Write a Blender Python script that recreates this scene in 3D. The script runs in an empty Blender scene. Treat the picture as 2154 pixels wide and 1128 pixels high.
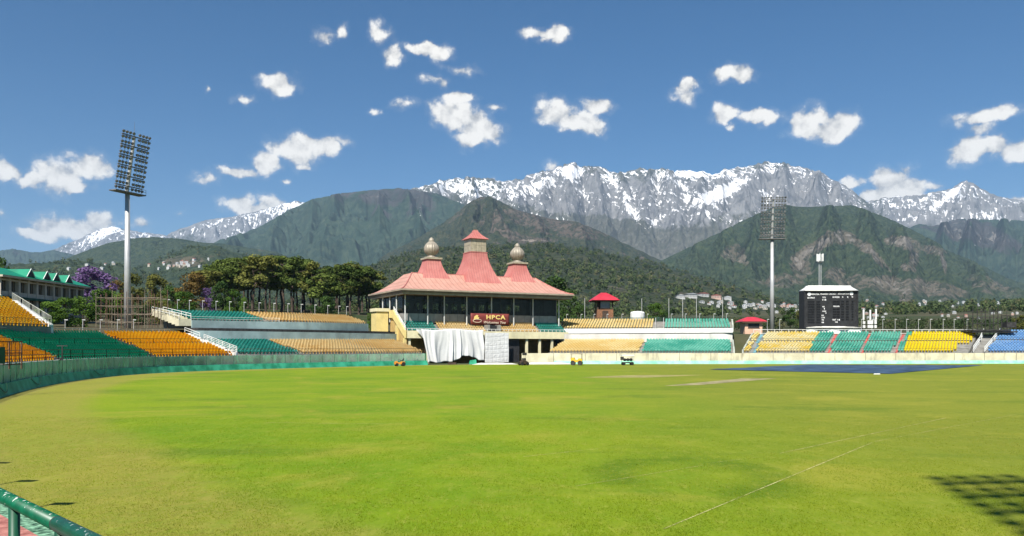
import bpy, math, random
import numpy as np
from mathutils import Vector, Matrix

random.seed(7)
RNG = np.random.default_rng(11)
SC = bpy.context.scene
COL = SC.collection
R = math.radians
PI = math.pi

# ------------------------------------------------------------------ camera
EYE = 3.2                     # eye height above the turf, metres
FPX = 1700.0                  # focal length in photograph pixels (2154 wide)
cam_d = bpy.data.cameras.new('camera')
cam = bpy.data.objects.new('camera', cam_d)
COL.objects.link(cam)
cam.location = (0, 0, EYE)
cam.rotation_euler = (R(90), 0, 0)
cam_d.sensor_width = 36
cam_d.lens = 36 * FPX / 2154
cam_d.shift_y = (730 - 564) / 2154
cam_d.clip_start = 0.1
cam_d.clip_end = 120000
SC.camera = cam

# ------------------------------------------------------------------ sun and exposure
SUN_EL, SUN_AZ = 48.0, 199.0          # azimuth clockwise from +Y: behind the camera, to the left
to_sun = Vector((math.sin(R(SUN_AZ)) * math.cos(R(SUN_EL)), math.cos(R(SUN_AZ)) * math.cos(R(SUN_EL)), math.sin(R(SUN_EL))))
sun_d = bpy.data.lights.new('sun', 'SUN')
sun_d.energy = 4.9
sun_d.angle = R(0.53)
sun_d.color = (1.0, 0.955, 0.88)
sun = bpy.data.objects.new('sun', sun_d)
COL.objects.link(sun)
sun.rotation_euler = (-to_sun).to_track_quat('-Z', 'Y').to_euler()
sun.location = (0, 0, 60)
SC.view_settings.view_transform = 'Standard'
SC.view_settings.look = 'None'
SC.view_settings.gamma = 1
SC.view_settings.use_curve_mapping = False
SC.view_settings.exposure = 0.64
SC.render.engine = 'CYCLES'
cy = SC.cycles
cy.use_denoising = True
cy.max_bounces = 6
cy.diffuse_bounces = 2
cy.glossy_bounces = 2
cy.transmission_bounces = 4
cy.transparent_max_bounces = 12
cy.volume_bounces = 0
cy.caustics_reflective = False
cy.caustics_refractive = False

# ------------------------------------------------------------------ node helper
class NT:
    def __init__(self, tree):
        self.t = tree
        self.n = tree.nodes
        self.l = tree.links
    def add(self, typ, **kw):
        nd = self.n.new(typ)
        for k, v in kw.items():
            setattr(nd, k, v)
        return nd
    def put(self, sock, v):
        if isinstance(v, bpy.types.NodeSocket):
            self.l.new(v, sock)
        else:
            sock.default_value = v
    def math(self, op, a, b=None, c=None, clamp=False):
        nd = self.add('ShaderNodeMath', operation=op)
        nd.use_clamp = clamp
        self.put(nd.inputs[0], a)
        if b is not None: self.put(nd.inputs[1], b)
        if c is not None: self.put(nd.inputs[2], c)
        return nd.outputs[0]
    def vmath(self, op, a, b=None, c=None):
        nd = self.add('ShaderNodeVectorMath', operation=op)
        self.put(nd.inputs[0], a)
        if b is not None: self.put(nd.inputs[1], b)
        if c is not None: self.put(nd.inputs[2], c)
        return nd.outputs['Value'] if op in ('LENGTH', 'DOT_PRODUCT', 'DISTANCE') else nd.outputs[0]
    def noise(self, vec, scale, detail=3, rough=0.55, dist=0.0, out='Fac'):
        nd = self.add('ShaderNodeTexNoise')
        if vec is not None: self.l.new(vec, nd.inputs['Vector'])
        nd.inputs['Scale'].default_value = scale
        nd.inputs['Detail'].default_value = detail
        nd.inputs['Roughness'].default_value = rough
        nd.inputs['Distortion'].default_value = dist
        return nd.outputs[out]
    def mix(self, f, a, b, blend='MIX'):
        nd = self.add('ShaderNodeMix', data_type='RGBA', blend_type=blend)
        self.put(nd.inputs[0], f)
        for s, v in ((nd.inputs[6], a), (nd.inputs[7], b)):
            if isinstance(v, tuple) and len(v) == 3: v = (*v, 1)
            self.put(s, v)
        return nd.outputs[2]
    def step(self, v, lo, hi, o0=0.0, o1=1.0):
        nd = self.add('ShaderNodeMapRange', interpolation_type='SMOOTHSTEP')
        self.put(nd.inputs[0], v)
        nd.inputs[1].default_value = lo
        nd.inputs[2].default_value = hi
        nd.inputs[3].default_value = o0
        nd.inputs[4].default_value = o1
        return nd.outputs[0]
    def attr(self, name):
        return self.add('ShaderNodeAttribute', attribute_name=name).outputs['Fac']
    def mapping(self, vec, scale=(1, 1, 1), rot=(0, 0, 0), loc=(0, 0, 0)):
        nd = self.add('ShaderNodeMapping')
        self.l.new(vec, nd.inputs[0])
        nd.inputs['Scale'].default_value = scale
        nd.inputs['Rotation'].default_value = rot
        nd.inputs['Location'].default_value = loc
        return nd.outputs[0]

# ------------------------------------------------------------------ world: sky with fair-weather clouds
world = bpy.data.worlds.new('World')
SC.world = world
world.use_nodes = True
w = NT(world.node_tree)
w.n.clear()
sky = w.add('ShaderNodeTexSky', sky_type='NISHITA')
sky.sun_disc = False
sky.sun_elevation = R(SUN_EL)
sky.sun_rotation = R(SUN_AZ)
sky.altitude = 1450
sky.air_density = 1.0
sky.dust_density = 0.1
sky.ozone_density = 3.0
SKY_STRENGTH = 0.068
geo = w.add('ShaderNodeNewGeometry')
vdir = w.add('ShaderNodeTexCoord').outputs['Generated']
sep = w.add('ShaderNodeSeparateXYZ')
w.l.new(vdir, sep.inputs[0])
az = w.math('ARCTAN2', sep.outputs[0], sep.outputs[1])
el = w.math('ARCSINE', sep.outputs[2])
uv = w.add('ShaderNodeCombineXYZ')
w.l.new(az, uv.inputs[0]); w.l.new(el, uv.inputs[1])
hs = w.add('ShaderNodeHueSaturation'); w.l.new(sky.outputs[0], hs.inputs['Color']); hs.inputs['Saturation'].default_value = 1.34; hs.inputs['Hue'].default_value = 0.499; hs.inputs['Value'].default_value = 0.90
skyc = hs.outputs[0]
bg_sky = w.add('ShaderNodeBackground')
w.l.new(skyc, bg_sky.inputs[0]); bg_sky.inputs[1].default_value = SKY_STRENGTH

def cloud_shader(dens, nvec):
    """turn a density field into lit white cloud over the sky colour"""
    n1 = w.noise(nvec, 38.0, 8, 0.56)
    n2 = w.noise(w.vmath('ADD', nvec, (0.003, -0.009, 0)), 38.0, 8, 0.56)
    edge = w.math('ADD', dens, w.math('MULTIPLY', w.math('SUBTRACT', n1, 0.5), 1.9))
    alpha = w.math('MAXIMUM', w.step(edge, -0.06, 0.42), w.math('MULTIPLY', w.step(edge, -0.30, 0.15), 0.13))
    lit = w.math('MULTIPLY_ADD', w.math('SUBTRACT', n1, n2), 1.5, w.step(edge, 0.05, 0.7, 0.76, 0.95))
    lit = w.math('MINIMUM', w.math('MAXIMUM', lit, 0.45), 1.02)
    ccol = w.mix(w.step(lit, 0.5, 0.9), (0.80, 0.81, 0.82), (1.0, 0.965, 0.90))
    ccol = w.vmath('SCALE', ccol, None)
    w.l.new(lit, ccol.node.inputs[3])
    ccol = w.vmath('SCALE', ccol)
    ccol.node.inputs[3].default_value = 0.74 / SKY_STRENGTH
    col = w.mix(w.math('MULTIPLY', alpha, 0.97), skyc, ccol)
    bg = w.add('ShaderNodeBackground')
    w.l.new(col, bg.inputs[0]); bg.inputs[1].default_value = SKY_STRENGTH
    return bg

# fair-weather cumulus: (azimuth px, elevation px, half width, half height) measured on the photograph, stored as sky angles
CLOUDS = [
 (128,372,70,36),(180,352,44,34),(70,382,44,18),(160,395,44,16),(8,360,34,22),(150,478,84,24),(215,465,44,20),(85,492,56,14),
 (300,472,24,12),(5,452,20,9),(380,454,13,8),(512,434,44,22),(575,428,34,18),(545,440,40,14),(435,375,22,14),(495,361,38,14),(565,345,34,26),
 (620,318,58,32),(680,310,44,22),(645,300,32,16),(722,300,26,12),(584,177,40,20),(600,176,26,14),(434,188,10,7),(510,209,20,10),
 (688,73,30,13),(722,70,14,12),(800,77,22,18),(828,117,20,15),(888,103,36,12),(930,114,26,12),(972,144,26,11),
 (918,170,28,9),(930,175,14,8),(855,220,28,9),(792,238,11,7),(940,238,44,26),(975,250,50,30),(1010,272,52,24),(990,298,34,18),(970,208,36,12),(1042,226,14,8),
 (1150,70,48,12),(1172,82,22,10),(1140,82,20,8),(1168,238,46,26),(1215,256,44,22),(1258,222,34,18),(1240,268,36,16),(1152,352,14,12),
 (1440,184,28,16),(1442,205,24,14),(1545,152,46,17),(1528,158,24,14),(1525,238,34,20),(1582,244,44,15),(1625,248,30,13),(1542,266,12,7),
 (1702,258,44,30),(1760,264,44,30),(1720,275,58,20),(1862,378,42,24),(1895,360,26,12),(1890,402,60,30),(1832,416,38,18),(1790,392,30,14),
 (1965,396,26,10),(2070,246,70,16),(2065,268,26,14),(2018,244,18,10),(2048,314,56,30),(2088,304,38,26),(2140,318,40,24),(2144,428,30,14),
 (1045,384,12,8),(640,352,14,7),(600,385,14,6),
]
wv = w.noise(uv.outputs[0], 34.0, 4, 0.6, out='Color')
warp = w.vmath('MULTIPLY', w.vmath('SUBTRACT', wv, (0.5, 0.5, 0.5)), (0.030, 0.020, 0))
uvw = w.vmath('ADD', uv.outputs[0], warp)
dens = None
for (px, py, rx, ry) in CLOUDS:
    t = (px - 1077) / FPX
    a0 = math.atan(t)
    e0 = math.atan((730 - py) / FPX * math.cos(a0))
    ra = rx / FPX * math.cos(a0) ** 2 * 1.06
    re_ = ry / FPX * math.cos(a0) * 1.08
    d = w.vmath('SUBTRACT', uvw, (a0, e0, 0))
    d = w.vmath('MULTIPLY', d, (1 / ra, 1 / re_, 0))
    d = w.vmath('LENGTH', d)
    thin = 0.55 if rx * ry < 420 else 1.0
    d = w.math('MULTIPLY_ADD', d, -thin, thin)
    dens = d if dens is None else w.math('MAXIMUM', dens, d)
dens = w.math('MAXIMUM', dens, -1.2)
bg_near = cloud_shader(dens, uv.outputs[0])
# the rest of the sky carries the same scattered cumulus
far_n = w.noise(w.mapping(uv.outputs[0], (1, 1.7, 1)), 7.0, 3, 0.5)
bg_far = cloud_shader(w.step(far_n, 0.60, 0.78, -1.2, 1.0), uv.outputs[0])
inwin = w.math('LESS_THAN', w.math('ABSOLUTE', az), R(37))
inwin = w.math('MULTIPLY', inwin, w.math('LESS_THAN', w.math('ABSOLUTE', w.math('SUBTRACT', el, R(13.5))), R(12.5)))
low = w.math('GREATER_THAN', el, R(4.0))
mx0 = w.add('ShaderNodeMixShader')
w.l.new(low, mx0.inputs[0]); w.l.new(bg_sky.outputs[0], mx0.inputs[1]); w.l.new(bg_far.outputs[0], mx0.inputs[2])
mx = w.add('ShaderNodeMixShader')
w.l.new(inwin, mx.inputs[0]); w.l.new(mx0.outputs[0], mx.inputs[1]); w.l.new(bg_near.outputs[0], mx.inputs[2])
wo = w.add('ShaderNodeOutputWorld')
w.l.new(mx.outputs[0], wo.inputs[0])
world.cycles.sampling_method = 'MANUAL'
world.cycles.sample_map_resolution = 512

# ------------------------------------------------------------------ mesh and object helpers
def P(px, py, Y):
    """world point that stands at depth Y in the direction measured on the photograph"""
    return Vector(((px - 1077) / FPX * Y, Y, EYE + (730 - py) / FPX * Y))

def GX(px, Y): return (px - 1077) / FPX * Y
def GZ(py, Y): return EYE + (730 - py) / FPX * Y

def tag(o, label=None, cat=None, group=None, kind=None):
    if label: o['label'] = label
    if cat: o['category'] = cat
    if group: o['group'] = group
    if kind: o['kind'] = kind
    return o

def empty(name, loc=(0, 0, 0), rz=0.0, label=None, cat=None, group=None):
    o = bpy.data.objects.new(name, None)
    COL.objects.link(o)
    o.location = loc
    o.rotation_euler = (0, 0, rz)
    o.empty_display_size = 0.2
    return tag(o, label, cat, group)

def link(name, me, parent=None, loc=None, rot=None, scale=None):
    o = bpy.data.objects.new(name, me)
    COL.objects.link(o)
    if parent is not None: o.parent = parent
    if loc is not None: o.location = loc
    if rot is not None: o.rotation_euler = rot
    if scale is not None: o.scale = scale
    return o

def np_mesh(name, V, F, mats=(), midx=None, smooth=False, attrs=None):
    """V (n,3) array; F (m,k) array of equal-sided faces"""
    V = np.asarray(V, dtype=np.float32); F = np.asarray(F, dtype=np.int32)
    me = bpy.data.meshes.new(name)
    me.vertices.add(len(V)); me.vertices.foreach_set('co', V.ravel())
    k = F.shape[1]
    me.loops.add(F.size); me.loops.foreach_set('vertex_index', F.ravel())
    me.polygons.add(len(F))
    me.polygons.foreach_set('loop_start', np.arange(0, F.size, k, dtype=np.int32))
    me.polygons.foreach_set('loop_total', np.full(len(F), k, dtype=np.int32))
    for m in mats: me.materials.append(m)
    if midx is not None: me.polygons.foreach_set('material_index', np.asarray(midx, dtype=np.int32))
    if smooth: me.polygons.foreach_set('use_smooth', np.ones(len(F), dtype=bool))
    for an, av in (attrs or {}).items():
        at = me.attributes.new(an, 'FLOAT', 'POINT')
        at.data.foreach_set('value', np.asarray(av, dtype=np.float32).ravel())
    me.update(calc_edges=True)
    return me

def grid_faces(nr, nc, closed=False):
    i = np.arange(nr - 1)[:, None]; j = np.arange(nc if closed else nc - 1)[None, :]
    j2 = (j + 1) % nc
    return np.stack([(i * nc + j), (i * nc + j2), ((i + 1) * nc + j2), ((i + 1) * nc + j)], -1).reshape(-1, 4)

class MB:
    """collects simple solids into one mesh"""
    def __init__(self): self.v = []; self.f = []
    def add(self, vs, fs):
        b = len(self.v)
        self.v += [tuple(p) for p in vs]
        self.f += [tuple(b + i for i in f) for f in fs]
        return self
    def box(self, x0, x1, y0, y1, z0, z1):
        vs = [(x, y, z) for z in (z0, z1) for y in (y0, y1) for x in (x0, x1)]
        return self.add(vs, [(0, 2, 3, 1), (4, 5, 7, 6), (0, 1, 5, 4), (2, 6, 7, 3), (0, 4, 6, 2), (1, 3, 7, 5)])
    def beam(self, p, q, wd, ht=None):
        p, q = Vector(p), Vector(q); ht = ht or wd
        d = (q - p).normalized()
        up = Vector((0, 0, 1)) if abs(d.z) < 0.95 else Vector((0, 1, 0))
        s = d.cross(up).normalized() * wd / 2; u = s.cross(d).normalized() * ht / 2
        vs = [a + i * s + j * u for a in (p, q) for (i, j) in ((-1, -1), (1, -1), (1, 1), (-1, 1))]
        return self.add(vs, [(0, 1, 2, 3), (7, 6, 5, 4), (0, 4, 5, 1), (1, 5, 6, 2), (2, 6, 7, 3), (3, 7, 4, 0)])
    def cyl(self, p, q, r0, r1=None, n=8, caps=True):
        p, q = Vector(p), Vector(q); r1 = r0 if r1 is None else r1
        d = (q - p).normalized()
        up = Vector((0, 0, 1)) if abs(d.z) < 0.95 else Vector((0, 1, 0))
        s = d.cross(up).normalized(); u = s.cross(d).normalized()
        vs = []
        for c, r in ((p, r0), (q, r1)):
            for i in range(n):
                a = 2 * PI * i / n
                vs.append(c + s * (r * math.cos(a)) + u * (r * math.sin(a)))
        fs = [(i, n + i, n + (i + 1) % n, (i + 1) % n) for i in range(n)]
        if caps: fs += [tuple(range(n)), tuple(reversed(range(n, 2 * n)))]
        return self.add(vs, fs)
    def tube(self, pts, r, n=6):
        for a, b in zip(pts[:-1], pts[1:]): self.cyl(a, b, r, r, n)
        return self
    def lathe(self, prof, c=(0, 0, 0), n=24, rib=0.0, ribs=12):
        vs = []
        for (r, z) in prof:
            for i in range(n):
                a = 2 * PI * i / n
                rr = r * (1 - rib * abs(math.sin(a * ribs / 2)) ** 0.0 * (1 - abs(math.sin(a * ribs / 2))))
                vs.append((c[0] + rr * math.cos(a), c[1] + rr * math.sin(a), c[2] + z))
        fs = []
        for k in range(len(prof) - 1):
            for i in range(n):
                j = (i + 1) % n
                fs.append((k * n + i, k * n + j, (k + 1) * n + j, (k + 1) * n + i))
        fs += [tuple(reversed(range(n))), tuple(range((len(prof) - 1) * n, len(prof) * n))]
        return self.add(vs, fs)
    def rings(self, rings, cap0=True, cap1=True):
        n = len(rings[0]); vs = [p for r in rings for p in r]; fs = []
        for k in range(len(rings) - 1):
            for i in range(n):
                j = (i + 1) % n
                fs.append((k * n + i, k * n + j, (k + 1) * n + j, (k + 1) * n + i))
        if cap0: fs.append(tuple(reversed(range(n))))
        if cap1: fs.append(tuple(range((len(rings) - 1) * n, len(rings) * n)))
        return self.add(vs, fs)
    def prism(self, poly, axis, a0, a1):
        """poly of 2-D points swept along axis: 'x' -> points are (y,z), 'y' -> (x,z), 'z' -> (x,y)"""
        def mk(p, a):
            return {'x': (a, p[0], p[1]), 'y': (p[0], a, p[1]), 'z': (p[0], p[1], a)}[axis]
        n = len(poly)
        vs = [mk(p, a0) for p in poly] + [mk(p, a1) for p in poly]
        fs = [tuple(range(n)), tuple(reversed(range(n, 2 * n)))]
        fs += [(i, n + i, n + (i + 1) % n, (i + 1) % n) for i in range(n)]
        return self.add(vs, fs)
    def mesh(self, name, mat=None, smooth=False):
        me = bpy.data.meshes.new(name)
        me.from_pydata(self.v, [], self.f)
        if mat is not None: me.materials.append(mat)
        if smooth:
            for p in me.polygons: p.use_smooth = True
        me.validate(); me.update()
        import bmesh
        bm = bmesh.new(); bm.from_mesh(me); bmesh.ops.recalc_face_normals(bm, faces=bm.faces); bm.to_mesh(me); bm.free()
        return me
    def build(self, name, mat=None, parent=None, smooth=False):
        return link(name, self.mesh(name, mat, smooth), parent)

# ------------------------------------------------------------------ materials
MATS = {}
def mat(name, c, rough=0.6, var=0.12, scale=1.5, c2=None, bump=0.0, bscale=20.0, metal=0.0, dirt=0.0, spec=0.35):
    """procedural paint / concrete / plastic: base colour with grain, wear and optional dirt"""
    if name in MATS: return MATS[name]
    m = bpy.data.materials.new(name); m.use_nodes = True
    t = NT(m.node_tree); b = t.n['Principled BSDF']
    pos = t.add('ShaderNodeNewGeometry').outputs['Position']
    n1 = t.noise(pos, scale, 4, 0.6)
    dark = tuple(max(0, x * (1 - var * 1.6)) for x in c); lite = c2 or tuple(min(1, x * (1 + var)) for x in c)
    col = t.mix(t.step(n1, 0.3, 0.7), dark, lite)
    if dirt > 0:
        n2 = t.noise(t.mapping(pos, (1.0, 1.0, 0.18)), scale * 1.7, 5, 0.65)
        col = t.mix(t.math('MULTIPLY', t.step(n2, 0.52, 0.72), dirt), col, (0.10, 0.09, 0.075))
    t.l.new(col, b.inputs['Base Color'])
    b.inputs['Roughness'].default_value = rough
    b.inputs['Metallic'].default_value = metal
    b.inputs['Specular IOR Level'].default_value = spec
    if bump > 0:
        bn = t.add('ShaderNodeBump'); bn.inputs['Strength'].default_value = bump; bn.inputs['Distance'].default_value = 0.05
        t.l.new(t.noise(pos, bscale, 4, 0.6), bn.inputs['Height']); t.l.new(bn.outputs[0], b.inputs['Normal'])
    MATS[name] = m
    return m

# ------------------------------------------------------------------ value noise for terrain
def vnoise(x, y, seed=0):
    x = np.asarray(x, dtype=np.float64); y = np.asarray(y, dtype=np.float64)
    xi = np.floor(x).astype(np.int64); yi = np.floor(y).astype(np.int64)
    fx = x - xi; fy = y - yi
    fx = fx * fx * fx * (fx * (fx * 6 - 15) + 10); fy = fy * fy * fy * (fy * (fy * 6 - 15) + 10)
    def h(a, b):
        n = (a * 374761393 + b * 668265263 + seed * 1442695041) & 0xFFFFFFFF
        n = ((n ^ (n >> 13)) * 1274126177) & 0xFFFFFFFF
        n = (n ^ (n >> 16)) & 0xFFFF
        return n / 65535.0
    a = h(xi, yi); b = h(xi + 1, yi); c = h(xi, yi + 1); d = h(xi + 1, yi + 1)
    return (a * (1 - fx) + b * fx) * (1 - fy) + (c * (1 - fx) + d * fx) * fy

def fbm(x, y, oct=5, seed=0, gain=0.5):
    s = 0; amp = 1; tot = 0
    for k in range(oct):
        s = s + amp * vnoise(x * 2 ** k + 17.3 * k, y * 2 ** k - 9.1 * k, seed + k); tot += amp; amp *= gain
    return s / tot

def ridged(x, y, oct=5, seed=0, gain=0.55):
    s = 0; amp = 1; tot = 0
    for k in range(oct):
        n = 1 - np.abs(2 * vnoise(x * 2 ** k + 5.7 * k, y * 2 ** k + 3.3 * k, seed + k) - 1)
        s = s + amp * n * n; tot += amp; amp *= gain
    return s / tot

def sstep(a, b, x):
    t = np.clip((x - a) / (b - a), 0, 1)
    return t * t * (3 - 2 * t)

def erode(z, dx, dy, macro, iters=22, k=0.09, m=0.45, hold=0.10, diff=0.02):
    """river incision on a fan grid (row 0 is the near, low edge): carves dendritic gullies and sharp spurs"""
    nr, nc = z.shape
    offs = [(-1, -1), (-1, 0), (-1, 1), (0, -1), (0, 1), (1, -1), (1, 0), (1, 1)]
    idx = np.arange(nr * nc).reshape(nr, nc)
    A = None
    for it in range(iters):
        zp = np.pad(z, 1, constant_values=1e9)
        ip = np.pad(idx, 1, constant_values=0)
        best = np.zeros_like(z); rec = idx.copy()
        for (a, b) in offs:
            dist = np.sqrt((b * dx) ** 2 + (a * dy) ** 2)
            zn = zp[1 + a:1 + a + nr, 1 + b:1 + b + nc]
            sl = (z - zn) / dist
            u = sl > best
            best = np.where(u, sl, best); rec = np.where(u, ip[1 + a:1 + a + nr, 1 + b:1 + b + nc], rec)
        rec[0, :] = idx[0, :]
        order = np.argsort(z, axis=None)
        recl = rec.ravel().tolist(); ol = order.tolist()
        acc = [1.0] * (nr * nc)
        for i in reversed(ol):
            r = recl[i]
            if r != i: acc[r] += acc[i]
        A = np.array(acc)
        Fk = (k * A ** m).tolist()
        zl = z.ravel().tolist()
        for i in ol:
            r = recl[i]
            if r != i:
                f = Fk[i]; zr = zl[r]
                if zl[i] > zr: zl[i] = (zl[i] + f * zr) / (1 + f)
        z = np.array(zl).reshape(nr, nc)
        zp = np.pad(z, 1, mode='edge')
        z = z + diff * (zp[:-2, 1:-1] + zp[2:, 1:-1] + zp[1:-1, :-2] + zp[1:-1, 2:] - 4 * z)
        z = z + hold * (macro - z)
    return z, A.reshape(nr, nc)

def smooth1(a, n):
    k = np.hanning(2 * n + 3)[1:-1]; k /= k.sum()
    return np.convolve(np.pad(a, n, mode='edge'), k, mode='valid')

def mountain(name, ridge, Yr, Yn, nc, nr, base, material, seed, rough=0.16, spur=0.30, k=0.09, hold=0.10, iters=15,
             jag=0.0, power=1.15, blobs=None, snow=None, extend=60, backfall=0.55, Yr_fn=None, freq=1.0, jagf=1.0, slant=1.0, crag=0.0, ribs=()):
    """a mountain range: crest line, eroded flank towards the valley and a back slope"""
    rx = np.array([p[0] for p in ridge], float); ry = np.array([p[1] for p in ridge], float)
    x0, x1 = rx[0], rx[-1]
    px = np.linspace(x0, x1, nc)
    # smooth crest with natural roughness
    cr = np.interp(px, rx, ry)
    cr = smooth1(cr, max(1, int(nc * 6 / (x1 - x0))))
    if jag > 0:
        cr = cr + jag * 2 * (fbm(px * 0.035 * jagf, px * 0 + seed, 5, seed, 0.62) - 0.5) * 2
    ax = (px - 1077) / FPX
    nb = max(6, nr // 9)
    Yf = np.full(nc, float(Yr)) if Yr_fn is None else np.array([Yr_fn(p) for p in px])
    t = np.concatenate([np.linspace(0, 1, nr), 1 + np.linspace(0, 1, nb + 1)[1:] * 0.22])      # 0 near edge, 1 crest, >1 back slope
    Y = Yn + (Yf[None, :] - Yn) * t[:, None]
    X = ax[None, :] * Y
    zr = EYE + (730 - cr) / FPX * Yf
    basez = base if not callable(base) else base(X, Y)
    tt = np.clip(t, 0, 1)[:, None]
    macro = basez + (zr[None, :] - basez) * tt ** power
    tb = np.clip(t - 1, 0, 1)[:, None] / 0.22
    macro = np.where(t[:, None] > 1, zr[None, :] - (zr[None, :] - basez) * backfall * tb, macro)
    H = (zr - (base if not callable(base) else np.min(basez))).mean()
    L = (Yr - Yn)
    env = np.clip(np.minimum(tt * 3.0, 1), 0, 1) * np.clip((1.02 - tt) * 4, 0.0, 1)
    sx = freq * 3.2 / L
    wx = X + L * 0.16 * (fbm(X * sx, Y * sx, 3, seed + 50) - 0.5) * 2
    wy = Y + L * 0.16 * (fbm(X * sx + 9, Y * sx + 4, 3, seed + 60) - 0.5) * 2
    c45, s45 = math.cos(0.5 * slant), math.sin(0.5 * slant)
    qx, qy = wx * c45 + wy * s45, -wx * s45 + wy * c45
    rn = 0.72 * ridged(qx * sx, qy * sx * 0.8, 2, seed) + 0.28 * ridged(qy * sx * 3.1, -qx * sx * 3.1, 3, seed + 31)
    if ribs:
        down = 1 - tt
        wob = 16 * (fbm(px[None, :] * 0.012 + 0 * Y, Y * 0.0011, 4, seed + 91) - 0.5)
        rib = np.zeros_like(macro)
        for (pa, pb, wpx, am) in ribs:
            line = pa + (pb - pa) * down ** 0.85
            wd_ = wpx * (0.30 + 0.70 * down)
            rib = np.maximum(rib, am * np.clip(1 - np.abs(px[None, :] + wob - line) / wd_, 0, 1))
        macro = macro + H * rib * np.clip(down * 6, 0, 1) * np.clip(tt * 2.2, 0, 1)
    z = macro + H * spur * env * (rn - 0.55) + H * rough * 0.25 * env * (fbm(X * sx * 6, Y * sx * 6, 4, seed + 7) - 0.5)
    z = z + H * 0.02 * env * (np.random.default_rng(seed).random(z.shape) - 0.5)
    dx = (Y * (ax[1] - ax[0])); dy = (Yr - Yn) / nr
    z, A = erode(z, dx, dy, macro + H * spur * env * (rn - 0.55) * 0.9, iters=iters, k=k, hold=hold)
    z = z + H * crag * env * (ridged(X * sx * 5 + 3, Y * sx * 5, 4, seed + 71, 0.65) - 0.5)
    z = z + H * 0.016 * env * (ridged(X * sx * 9, Y * sx * 9, 3, seed + 21) - 0.5)
    # bring the sky line back to the crest that was asked for
    ratio = (z - EYE) / Y
    top = ratio.max(axis=0)
    want = (730 - cr) / FPX
    s = want / np.maximum(top, 1e-4)
    sp = np.pad(s, 3, mode='edge'); s = np.median(np.stack([sp[i:i + nc] for i in range(7)]), axis=0)
    s = smooth1(s, 1)
    ss = smooth1(s, max(4, nc // 14))
    wt = sstep(0.80, 0.99, t)[:, None]
    z = EYE + (z - EYE) * (ss[None, :] * (1 - wt) + s[None, :] * wt)
    z = EYE + np.minimum((z - EYE) / Y, (want * 1.002 + 0.00002)[None, :]) * Y
    f = np.minimum(np.arange(nc), np.arange(nc)[::-1]) / max(1.0, extend * nc / (x1 - x0))
    V = np.stack([X, Y, z], -1).reshape(-1, 3)
    # surface description: gully factor, local height, sun-independent snow and bare-ground masks
    ppx = ax[None, :] * FPX + 1077 + 0 * Y
    ppy = 730 - (z - EYE) / Y * FPX
    logA = np.log(A + 1) / np.log(A.max())
    zp = np.pad(z, 2, mode='edge')
    cav = (zp[0:-4, 2:-2] + zp[4:, 2:-2] + zp[2:-2, 0:-4] + zp[2:-2, 4:] - 4 * z)
    cav = cav / (np.abs(cav).std() + 1e-6)
    bare = np.zeros_like(z)
    for (bx, by, bw, bh, ang, st) in (blobs or []):
        ca, sa = math.cos(R(ang)), math.sin(R(ang))
        u = ((ppx - bx) * ca + (ppy - by) * sa) / bw; v = (-(ppx - bx) * sa + (ppy - by) * ca) / bh
        g = np.exp(-(u * u + v * v) ** 1.5) * st
        bare = np.where(np.abs(g) > np.abs(bare), g, bare)
    sn = np.zeros_like(z) - 1 if snow is None else snow(ppx, ppy, z, logA, cav, X, Y)
    me = np_mesh(name, V, grid_faces(len(t), nc), [material], smooth=True,
                 attrs={'bare': bare, 'snow': sn, 'gully': np.clip(cav * 0.25 + 0.5, 0, 1), 'flow': logA})
    o = link(name, me)
    o['kind'] = 'structure'
    return o, X, Y, z

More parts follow.
